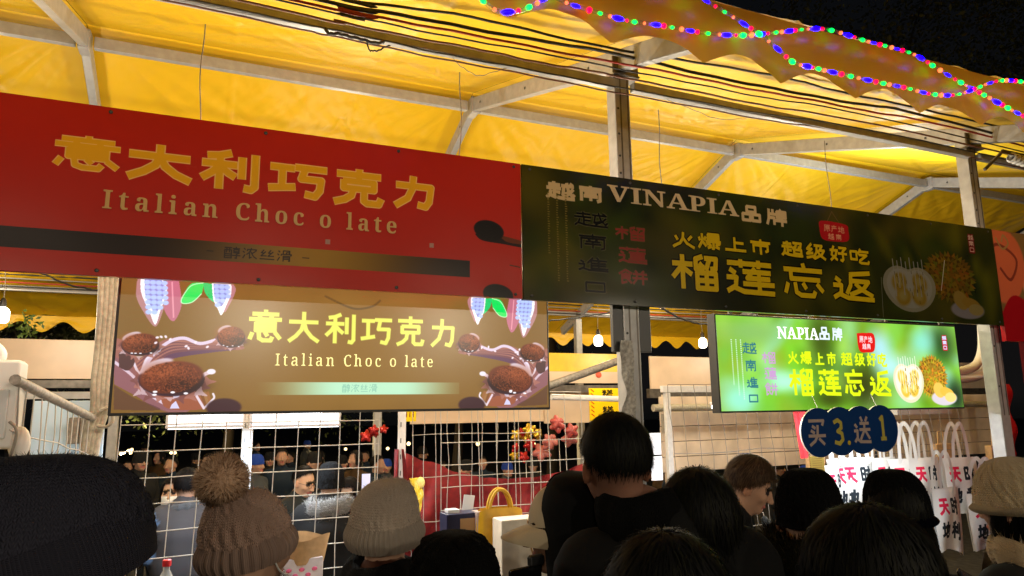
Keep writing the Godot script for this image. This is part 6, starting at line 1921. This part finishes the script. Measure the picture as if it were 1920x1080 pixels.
func queue() -> void:
	var BLK := Color(0.007, 0.007, 0.008)
	var ink := [Color(0.006, 0.0055, 0.0055), Color(0.009, 0.008, 0.0075), Color(0.004, 0.004, 0.004)]
	var dg := deg_to_rad(1.0)
	# big dark beanie
	var p := person("person in a large charcoal knit beanie and glasses", Vector3(-0.183, 1.694, -1.225), -72 * dg, {"top": Color(0.02, 0.018, 0.02), "bulk": 1.2, "pitch": -0.1})
	beanie(p, Color(0.028, 0.030, 0.040), Vector2(0.104, 0.134), 0.15, -0.004, 0.0, 60, 0.0006, 0.1, "plain", Vector3(0, 0, 0.03), 3500)
	var T: Transform3D = p.head
	var band := MB.new()
	band.col = Color(0.029, 0.031, 0.040)
	band.sheet(120, 10, func(u: float, v: float): return T * Transform3D(Basis(Vector3.RIGHT, 0.42), Vector3(0, -0.01, 0.0)) * Vector3(cos(u * TAU) * (0.106 + 0.006 * sin(PI * v)), -0.03 + 0.085 * v, 0.008 + sin(u * TAU) * (0.133 + 0.006 * sin(PI * v))))
	put("hat_band", band.mesh(), M.knit_dark, p.node)
	glasses(p)
	# pompom hat
	p = person("person in a brown cable-knit hat with a big fur pompom", Vector3(0.125, 1.565, -1.945), -58 * dg, {"top": Color(0.015, 0.012, 0.01), "bulk": 1.25, "pitch": -0.12, "face": true})
	var brown := Color(0.36, 0.235, 0.18)
	var hat := beanie(p, brown, Vector2(0.098, 0.112), 0.160, -0.022, 0.062, 22, 0.0052, 0.30, "cable", Vector3(0, 0, 0.02), 5000)
	T = p.head
	fur_ball(hat, T * Vector3(0.0, 0.155, 0.115), 0.064, 20000, [Color(0.56, 0.35, 0.22), Color(0.66, 0.44, 0.29), Color(0.42, 0.25, 0.15), Color(0.62, 0.44, 0.32)], 0.026)
	collar(p, Color(0.012, 0.010, 0.008), 0.105, 0.05, 2500, [Color(0.02, 0.015, 0.01), Color(0.12, 0.085, 0.04), Color(0.03, 0.025, 0.02)])
	var ms := MB.new()
	ms.tube(spline([T * Vector3(0.08, -0.01, 0.0), T * Vector3(0.075, -0.05, -0.03), T * Vector3(0.06, -0.07, -0.07)]), 0.0025, 5)
	put("mask_strap", ms.mesh(), M.white_plastic, p.node)
	# grey beanie
	p = person("person in a grey ribbed beanie and brown jacket with dark collar", Vector3(0.490, 1.561, -2.063), -16 * dg, {"top": Color(0.075, 0.028, 0.016), "bulk": 1.3, "roll": 0.03})
	beanie(p, Color(0.42, 0.34, 0.27), Vector2(0.100, 0.112), 0.168, -0.028, 0.066, 34, 0.0030, 0.12, "cable", Vector3(0.025, 0, 0.02), 5000)
	collar(p, Color(0.012, 0.012, 0.013), 0.09, 0.065, 0, [], -0.01)
	# black quilted hat
	p = person("person in a round black quilted hat", Vector3(0.547, 1.481, -1.611), -18 * dg, {"top": Color(0.012, 0.012, 0.014), "bulk": 1.3, "head_cell": 0.01})
	beanie(p, Color(0.006, 0.006, 0.007), Vector2(0.108, 0.114), 0.182, -0.045, 0.05, 20, 0.008, 0.0, "quilt")
	hair(p, ink, 500, {"back": 2.2, "size": Vector3(0.080, 0.094, 0.098), "lift": 0.003})
	# cap under a hood, face in profile
	p = person("person in profile with a beige cap under a black hood", Vector3(0.924, 1.565, -1.785), 62 * dg, {"top": Color(0.006, 0.006, 0.007), "bulk": 1.2, "face": true, "pitch": -0.06, "head_cell": 0.006, "skin": Color(0.30, 0.16, 0.10)})
	cap_and_hood(p)
	var cam := thing("camera_phone", Vector3(0.762, 1.464, -1.687), "black phone rig held up in front of the beige cap", "phone")
	var m := MB.new()
	m.box(tf(Vector3(0, 0, 0), Vector3(0, 0.3, 0)), Vector3(0.11, 0.075, 0.014), 0.006)
	put("phone", m.mesh(), mt(lin(0.012, 0.012, 0.013), 0.2), cam)
	m = MB.new()
	m.box(tf(Vector3(0.03, 0.05, 0), Vector3(0, 0.3, 0)), Vector3(0.05, 0.028, 0.02), 0.006)
	put("lens_bump", m.mesh(), M.black, cam)
	for k in [-1, 1]:
		m = MB.new()
		m.ball(tf(Vector3(-0.04, 0.02 * k, 0.009)), Vector3(0.008, 0.008, 0.004), 10, 6)
		put("lens", m.mesh(), mt(lin(0.03, 0.03, 0.035), 0.08), cam)
	m = MB.new()
	m.tube([Vector3(0, -0.03, -0.01), Vector3(0.02, -0.5, -0.06), Vector3(0.05, -1.5, -0.1)], 0.01, 6)
	put("stick", m.mesh(), M.black, cam)
	# tall man
	p = person("tall person with short black hair and dark jacket", Vector3(0.952, 1.750, -1.550), -16 * dg, {"head_off": Vector3(-0.11, 0, 0), "top": Color(0.006, 0.006, 0.0065), "bulk": 1.45, "skin": Color(0.17, 0.085, 0.055), "yaw": 0.05})
	hair(p, ink, 2600, {"size": Vector3(0.083, 0.100, 0.101), "back": 1.82, "lift": 0.010})
	collar(p, Color(0.005, 0.005, 0.0055), 0.076, 0.055, 0, [], 0.02)
	# woman with dark hair and red coat
	p = person("person with shoulder-length dark hair and dark red coat", Vector3(1.157, 1.600, -1.489), -38 * dg, {"top": Color(0.10, 0.008, 0.006), "bulk": 1.3})
	hair(p, ink, 2600, {"size": Vector3(0.092, 0.108, 0.11), "drop": 0.16, "back": 2.1, "lift": 0.014})
	# head low in front of the camera
	p = person("person with dark hair standing right behind the tall person", Vector3(0.702, 1.560, -0.997), -35 * dg, {"top": Color(0.008, 0.008, 0.009), "bulk": 1.25, "head_cell": 0.01})
	hair(p, ink, 2400, {"size": Vector3(0.096, 0.104, 0.108), "drop": 0.2, "lift": 0.012})
	# young man bending over the counter
	p = person("young person with brown fringe bending over the counter", Vector3(2.396, 1.514, -2.681), -130 * dg, {"top": Color(0.012, 0.012, 0.014), "face": true, "pitch": -0.42, "lean": 0.32, "scale": 1.0, "bulk": 1.2, "head_cell": 0.0055, "skin": Color(0.42, 0.24, 0.16), "roll": -0.05})
	hair(p, [Color(0.045, 0.028, 0.018), Color(0.085, 0.05, 0.03), Color(0.03, 0.018, 0.012), Color(0.13, 0.075, 0.04)], 3600, {"size": Vector3(0.088, 0.112, 0.112), "front": 1.16, "back": 2.0, "lift": 0.014})
	jacket_print(p)
	# two round hats
	p = person("person in a black knit hat with a fur-edged hood", Vector3(1.532, 1.589, -1.493), -46 * dg, {"top": Color(0.012, 0.011, 0.008), "bulk": 1.3})
	beanie(p, Color(0.004, 0.004, 0.005), Vector2(0.088, 0.106), 0.150, -0.015, 0.0, 30, 0.001)
	collar(p, Color(0.015, 0.012, 0.008), 0.105, 0.075, 3000, [Color(0.02, 0.016, 0.01), Color(0.05, 0.04, 0.022), Color(0.012, 0.01, 0.008)], 0.028, "fur_hood")
	p = person("person in a round black beret with a leather band", Vector3(1.893, 1.561, -1.507), -52 * dg, {"top": Color(0.010, 0.010, 0.012), "bulk": 1.25})
	beanie(p, Color(0.004, 0.004, 0.005), Vector2(0.090, 0.096), 0.142, 0.0, 0.026, 26, 0.0008, 0.0, "plain", Vector3(-0.01, 0, 0))
	hair(p, ink, 1600, {"drop": 0.14, "front": 1.2, "size": Vector3(0.080, 0.094, 0.098), "lift": 0.004})
	# big dark head with a hair claw
	p = person("person with thick black hair pinned by a dark hair claw", Vector3(1.003, 1.600, -0.859), -50 * dg, {"top": Color(0.008, 0.007, 0.009), "bulk": 1.25, "head_cell": 0.01})
	hair(p, ink, 4200, {"size": Vector3(0.100, 0.102, 0.112), "drop": 0.16, "lift": 0.008, "back": 2.1})
	T = p.head
	m = MB.new()
	for k in 5:
		m.tube(spline([T * Vector3(0.118, 0.05, 0.04 + 0.012 * k), T * Vector3(0.142, 0.03, 0.04 + 0.014 * k), T * Vector3(0.14, -0.01, 0.038 + 0.014 * k), T * Vector3(0.12, -0.03, 0.04 + 0.012 * k)]), 0.0045, 6)
	put("hair_claw", m.mesh(), mt(lin(0.02, 0.02, 0.022), 0.15), p.node)
	# woman in cream beret
	p = person("person in a cream beret and cream scarf with long black hair", Vector3(2.378, 1.558, -1.463), 4 * dg, {"top": Color(0.012, 0.012, 0.014), "bulk": 1.2, "face": true})
	beanie(p, Color(0.42, 0.33, 0.20), Vector2(0.112, 0.128), 0.142, 0.004, 0.026, 24, 0.0010, -0.05, "plain", Vector3(0.0, 0.02, -0.01))
	hair(p, ink, 2600, {"drop": 0.42, "front": 1.25, "size": Vector3(0.082, 0.094, 0.100), "lift": 0.004})
	collar(p, Color(0.44, 0.33, 0.19), 0.095, 0.05, 900, [Color(0.44, 0.33, 0.19), Color(0.38, 0.28, 0.16)], 0.0, "scarf")
	m = MB.new()
	m.col = Color(0.42, 0.32, 0.185)
	var nk: Vector3 = p.neck
	m.sheet(14, 30, func(u: float, v: float): return nk + Vector3(0.05 + (u - 0.5) * 0.13 * (1.0 + 0.1 * sin(v * 9.0)), -0.04 - 0.42 * v, -0.115 - 0.05 * sin(v * 2.2) - 0.012 * cos(u * 9.0 + v * 2.0)))
	put("scarf_end", m.mesh(), M.knit, p.node)

func cap_and_hood(p: Dictionary) -> void:
	var T: Transform3D = p.head
	var beige := mt(lin(0.44, 0.36, 0.24), 0.8)
	var m := MB.new()
	m.sheet(48, 16, func(u: float, v: float):
		var a: float = u * TAU
		var ph := v * PI * 0.5
		return T * Vector3(cos(a) * 0.089 * cos(ph), 0.018 + 0.108 * sin(ph), 0.012 + sin(a) * 0.108 * pow(cos(ph), 0.8)))
	var hat := put("cap", m.mesh(), beige, p.node)
	m = MB.new()
	for s in [0.0, 0.004]:
		m.sheet(24, 10, func(u: float, v: float):
			var a := (u - 0.5) * 2.0
			var ph := a * 1.25
			var base := Vector3(sin(ph) * 0.087, 0.02 - 0.012 * a * a, 0.012 - cos(ph) * 0.106)
			var reach := 0.082 * sqrt(maxf(0.0, 1.0 - a * a * 0.92))
			return T * (base + Vector3(0, -0.016 * v - 0.012 * v * v - s - 0.012 * a * a * v, -reach * v)))
	put("brim", m.mesh(), beige, hat)
	var hood := MB.new()
	hood.col = Color(0.006, 0.006, 0.007)
	for s in [0.0, 0.012]:
		hood.sheet(48, 30, func(u: float, v: float):
			# from the opening beside the face back round the head, down to the shoulders
			var a := lerpf(-2.62, 2.62, u)
			var y := lerpf(0.158, -0.17, v)
			var r = 0.118 + s
			if v < 0.35:
				r *= sqrt(maxf(0.0, 1.0 - pow(1.0 - v / 0.35, 2.4)))
			var open := 0.03 + 0.02 * v
			var z = 0.02 + (0.125 + s) / 0.118 * r * cos(a) * (1.0 if cos(a) > 0.0 else 0.62)
			return T * Vector3(sin(a) * r * 0.95, y, z + open * 0.2))
	put("hood", hood.mesh(), M.cloth, p.node)

func jacket_print(p: Dictionary) -> void:
	var n: Vector3 = p.neck
	var m := MB.new()
	for q in [[0.05, -0.12, 0.05, 0.06], [0.1, -0.16, 0.05, 0.04], [0.04, -0.2, 0.07, 0.03], [0.1, -0.09, 0.03, 0.05]]:
		m.ball(tf(n + Vector3(q[0], q[1], -0.135 + 0.25 * q[1] * -0.5), Vector3(0.4, 0.3, q[0] * 8.0)), Vector3(q[2], q[3], 0.012), 10, 6)
	put("jacket_print", m.mesh(), worn(mt(lin(0.30, 0.38, 0.48), 0.6), 0.06, 95, 0.15, 8.0), p.node)
	m = MB.new()
	m.tube([n + Vector3(0.0, -0.05, -0.1), n + Vector3(0.02, -0.17, -0.15)], 0.004, 6)
	put("zip", m.mesh(), mt(lin(0.6, 0.6, 0.62), 0.25, 0.8), p.node)
	fit_text(p.node, "POWER", n.x - 0.14, n.y - 0.36, n.x + 0.10, n.y - 0.31, n.z - 0.26, mt(lin(0.5, 0.46, 0.4), 0.7), false, true)
	var t: Node3D = p.node.get_child(p.node.get_child_count() - 1)
	t.rotation.y = PI
	t.position.x = n.x + 0.12

func beyond() -> void:
	var dg := deg_to_rad(1.0)
	var ink := [Color(0.010, 0.009, 0.009), Color(0.016, 0.014, 0.013)]
	var p := person("person seen from behind in a grey puffer vest and blue sleeves", Vector3(-0.103, 1.367, -5.680), -5 * dg, {"top": Color(0.055, 0.057, 0.066), "sleeve": Color(0.09, 0.15, 0.28), "puff": 0.016, "bulk": 1.25, "cell": 0.02})
	hair(p, ink, 900, {"back": 1.95})
	collar(p, Color(0.09, 0.10, 0.12), 0.085, 0.03, 0)
	p = person("person in a black puffer coat with a grey fur-lined hood", Vector3(0.797, 1.411, -4.947), -12 * dg, {"top": Color(0.010, 0.010, 0.011), "puff": 0.02, "bulk": 1.35, "cell": 0.02})
	beanie(p, Color(0.008, 0.009, 0.010), Vector2(0.092, 0.105), 0.17, -0.03, 0.0, 12, 0.001)
	collar(p, Color(0.10, 0.095, 0.09), 0.125, 0.07, 5000, [Color(0.16, 0.15, 0.14), Color(0.08, 0.075, 0.07), Color(0.24, 0.23, 0.21)], -0.03, "fur_ruff")
	p = person("person with glasses and short hair looking down behind the mesh", Vector3(0.793, 1.290, -6.300), -137 * dg, {"top": Color(0.02, 0.026, 0.026), "face": true, "pitch": -0.3, "head_cell": 0.007, "skin": Color(0.55, 0.33, 0.21)})
	hair(p, ink, 900, {"front": 0.8, "back": 1.8, "lift": 0.004, "size": Vector3(0.084, 0.106, 0.106)})
	glasses(p)
	p = person("person with long dark hair holding up a lit phone", Vector3(1.152, 1.195, -6.161), 150 * dg, {"top": Color(0.012, 0.012, 0.014), "face": true, "pitch": -0.35, "skin": Color(0.5, 0.32, 0.22)})
	hair(p, ink, 1500, {"drop": 0.3, "front": 0.9})
	var ph := thing("phone", Vector3(1.232, 1.304, -5.884), "phone with a lit blue screen held up behind the grey beanie", "phone")
	var m := MB.new()
	m.box(tf(Vector3.ZERO), Vector3(0.075, 0.15, 0.008), 0.003)
	put("case", m.mesh(), M.black, ph)
	m = MB.new()
	m.box(tf(Vector3(0, 0, 0.005)), Vector3(0.068, 0.14, 0.002))
	put("screen_face", m.mesh(), glow(Color(0.25, 0.5, 0.95), 0.45), ph)
	p = person("person in a white face mask beside the puffer vest", Vector3(-0.235, 1.215, -6.762), 170 * dg, {"top": Color(0.03, 0.035, 0.05), "face": true, "skin": Color(0.5, 0.32, 0.22)})
	hair(p, ink, 900, {"drop": 0.2, "front": 0.9})
	m = MB.new()
	m.sheet(12, 10, func(u: float, v: float): return p.head * Vector3((u - 0.5) * 0.125, -0.015 - 0.085 * v, -0.072 - 0.045 * sin(u * PI) * (0.6 + 0.4 * sin(v * PI))))
	put("mask", m.mesh(), M.white_plastic, p.node)
	# crowd further back: four kinds of figure, copied
	var kinds := []
	var looks := [[Color(0.015, 0.02, 0.035), "dark blue coat", 0], [Color(0.05, 0.03, 0.015), "brown coat", 1], [Color(0.012, 0.012, 0.013), "black coat and knit hat", 2], [Color(0.04, 0.045, 0.05), "grey coat and blue cap", 3]]
	var spots := [[238, 880, 9.5, 0], [300, 858, 10.0, 1], [365, 862, 11.0, 2], [418, 870, 9.0, 3], [505, 862, 9.5, 2], [545, 868, 11.0, 0], [600, 858, 10.0, 1], [640, 868, 9.2, 2], [685, 862, 11.0, 0], [725, 875, 9.0, 3], [790, 850, 10.5, 2], [830, 880, 8.6, 1], [905, 888, 9.4, 0], [950, 885, 8.4, 3], [1000, 892, 9.0, 2], [1270, 880, 7.6, 0], [1330, 872, 8.0, 3], [1395, 862, 8.6, 3], [1455, 878, 7.8, 2], [1510, 892, 7.0, 3], [1580, 880, 7.8, 1], [1680, 850, 8.2, 0], [270, 840, 14.0, 2], [480, 838, 14.5, 0], [575, 840, 15.0, 3], [262, 866, 7.6, 2], [322, 872, 8.2, 0], [392, 868, 7.8, 1], [478, 872, 7.4, 3], [528, 858, 8.4, 0], [590, 866, 7.8, 2], [668, 862, 8.0, 1], [706, 872, 7.6, 0], [875, 880, 7.6, 2], [1240, 872, 8.8, 1]]
	var where := [Vector3(-0.960, 1.128, -11.079), Vector3(-0.582, 1.248, -11.445), Vector3(-0.134, 1.143, -12.377), Vector3(0.230, 1.221, -9.989), Vector3(0.823, 1.233, -10.282), Vector3(1.266, 1.073, -11.779), Vector3(1.535, 1.219, -10.528), Vector3(1.676, 1.200, -9.584), Vector3(2.350, 1.108, -11.300), Vector3(2.182, 1.160, -9.150), Vector3(3.016, 1.228, -10.433), Vector3(2.724, 1.151, -8.472), Vector3(3.478, 1.017, -9.054), Vector3(3.374, 1.127, -7.972), Vector3(3.935, 1.019, -8.412), Vector3(4.767, 1.205, -6.464), Vector3(5.354, 1.212, -6.650), Vector3(6.147, 1.220, -6.967), Vector3(5.910, 1.184, -6.191), Vector3(5.580, 1.179, -5.450), Vector3(6.599, 1.163, -5.895), Vector3(7.506, 1.303, -5.916), Vector3(-1.122, 1.183, -16.121), Vector3(0.985, 1.149, -15.762), Vector3(2.026, 1.086, -15.873), Vector3(-0.644, 1.362, -8.794), Vector3(-0.345, 1.277, -9.344), Vector3(0.056, 1.325, -8.717), Vector3(0.503, 1.326, -8.079), Vector3(0.863, 1.334, -9.028), Vector3(1.145, 1.322, -8.243), Vector3(1.613, 1.325, -8.260), Vector3(1.740, 1.293, -7.768), Vector3(2.649, 1.235, -7.382), Vector3(5.331, 1.151, -7.557)]
	for i in spots.size():
		var kd: int = spots[i][3]
		var label: String = "distant person in a %s in the dim crowd behind the stalls" % looks[kd][1]
		var o: Node3D
		if kinds.size() <= kd or kinds[kd] == null:
			while kinds.size() <= kd: kinds.append(null)
			p = person(label, Vector3(where[i].x, 1.6, where[i].z), 0.0, {"top": looks[kd][0], "face": true, "head_cell": 0.011, "cell": 0.03, "group": "distant crowd", "skin": Color(0.34, 0.2, 0.14)})
			if kd == 2:
				beanie(p, Color(0.02, 0.02, 0.022), Vector2(0.092, 0.105), 0.15, -0.01, 0.0, 12, 0.001)
			elif kd == 3:
				beanie(p, Color(0.03, 0.07, 0.35), Vector2(0.092, 0.105), 0.13, 0.01, 0.0, 12, 0.001)
			else:
				hair(p, ink, 300, {"drop": 0.15 if kd == 1 else 0.0, "front": 0.9})
			o = p.node
			kinds[kd] = o
		else:
			o = kinds[kd].duplicate()
			o.name = numbered("person")
			add_child(o)
		var hy: float = where[i].y
		o.position = Vector3(where[i].x, 0, where[i].z)
		o.scale = Vector3.ONE * clampf(hy / 1.6, 0.72, 1.1)
		o.rotation.y = PI + rng.randf_range(-1.2, 1.2)
	# far points of light
	var li := 0
	for q in [Vector3(-1.772, 0.954, -18.661), Vector3(-1.706, 0.977, -18.628), Vector3(-1.607, 1.024, -18.576), Vector3(-1.540, 1.048, -18.542), Vector3(-1.559, 0.975, -18.564), Vector3(-0.701, 0.963, -18.192), Vector3(-0.622, 0.962, -18.158), Vector3(2.987, 0.996, -16.578), Vector3(3.636, 1.052, -15.177), Vector3(3.773, 1.199, -13.983), Vector3(4.697, 1.232, -12.467), Vector3(5.651, 1.219, -12.054), Vector3(3.418, 0.748, -16.436)]:
		var b := MB.new()
		b.ball(tf(q), Vector3.ONE * (0.035 if li < 9 else 0.04), 10, 8)
		tag(put("far_lamp", b.mesh(), glow(Color(1.0, 0.86, 0.6), 3.0)), "tiny warm lamp glowing far behind the crowd", "lamp", "far lamps")
		if li % 3 == 1:
			var l := OmniLight3D.new()
			l.name = "lamp_glow"
			l.position = q
			l.light_energy = 4.0
			l.light_color = Color(1.0, 0.86, 0.6)
			l.light_size = 0.04
			l.omni_range = 30.0
			l.omni_attenuation = 2.0
			l.shadow_enabled = true
			add_child(l, true)
		li += 1

func leafy(called: String, at: Vector3, h: float, r: Vector3, leaves: int, size: float, label: String, sd: int) -> void:
	var g := RandomNumberGenerator.new()
	g.seed = sd
	var t := thing(called, at, label, "tree")
	var m := MB.new()
	m.tube(spline([Vector3.ZERO, Vector3(0.1, h * 0.3, 0), Vector3(-0.05, h * 0.6, 0.1), Vector3(0, h * 0.85, 0)]), 0.16, 8, 0.05)
	var ctr := []
	for i in 34:
		var d := Vector3(g.randfn(), g.randfn() * 0.8, g.randfn()).normalized() * pow(g.randf(), 0.4)
		ctr.append(Vector3(0, h, 0) + d * r)
		if i % 3 == 0:
			m.tube(spline([Vector3(0, h * g.randf_range(0.45, 0.8), 0), Vector3(0, h * 0.9, 0).lerp(ctr[-1], 0.5), ctr[-1]]), 0.05, 5, 0.012)
	put("trunk", m.mesh(), worn(mt(lin(0.07, 0.055, 0.04), 0.9), 0.05, 97, 0.5, 3.0), t)
	m = MB.new()
	for i in leaves:
		var c: Vector3 = ctr[g.randi() % ctr.size()]
		var p := c + Vector3(g.randfn(), g.randfn(), g.randfn()) * minf(r.x, r.y) * 0.16
		var nn := Vector3(g.randfn(), g.randfn() + 0.6, g.randfn()).normalized()
		var a := nn.cross(Vector3(g.randfn(), g.randfn(), g.randfn())).normalized()
		var b := nn.cross(a)
		var s := size * g.randf_range(0.6, 1.3)
		m.col = Color(0.04, 0.06, 0.02).lerp(Color(0.08, 0.11, 0.03), g.randf())
		m.quad(m.vert(p - a * s, nn), m.vert(p + b * s * 0.45, nn), m.vert(p + a * s, nn), m.vert(p - b * s * 0.45, nn))
	var lm := mt(Color.WHITE, 0.55)
	lm.vertex_color_use_as_albedo = true
	put("crown", m.mesh(), lm, t)

func trees() -> void:
	leafy("tree", Vector3(15.0, 0, -11.0), 9.0, Vector3(5.5, 4.0, 4.0), 34000, 0.06, "dark tree towering over the tent behind the rope lights", 5)
	leafy("tree", Vector3(8.5, 0, -17.0), 9.5, Vector3(5.0, 4.5, 4.0), 26000, 0.07, "dark tree further back, beyond the tent ridge", 6)
	leafy("tree", Vector3(-3.2, 0, -15.0), 3.6, Vector3(2.4, 0.9, 1.2), 12000, 0.05, "low leafy tree seen under the rear hem by the hoses", 7)
	leafy("tree", Vector3(6.5, 0, -19.0), 5.5, Vector3(5.0, 3.0, 2.5), 16000, 0.07, "dark tree behind the crowd, beyond the bare bulbs", 8)
	leafy("tree", Vector3(0.5, 0, -21.0), 5.0, Vector3(6.0, 3.5, 2.5), 18000, 0.07, "broad dark tree behind the crowd, beyond the light panels", 9)
	# small lit sprig hanging by the hem
	var m := MB.new()
	for i in 60:
		var p := Vector3(-1.967, 2.899, -9.600) + Vector3(rng.randfn() * 0.07, rng.randfn() * 0.09 - 0.02, rng.randfn() * 0.05)
		var nn := Vector3(rng.randfn(), rng.randfn(), 1.0).normalized()
		var a := nn.cross(Vector3(rng.randfn(), rng.randfn(), rng.randfn())).normalized() * 0.035
		m.col = Color(0.10, 0.16, 0.03)
		var b := nn.cross(a) * 0.5
		m.quad(m.vert(p - a, nn), m.vert(p + b, nn), m.vert(p + a, nn), m.vert(p - b, nn))
	m.tube([Vector3(-2.033, 3.065, -9.600), Vector3(-1.967, 2.899, -9.600), Vector3(-1.925, 2.775, -9.600)], 0.006, 5)
	var lm := mt(Color.WHITE, 0.5)
	lm.vertex_color_use_as_albedo = true
	tag(put("leafy_sprig", m.mesh(), lm), "small green sprig hanging below the scalloped rear hem", "plant")
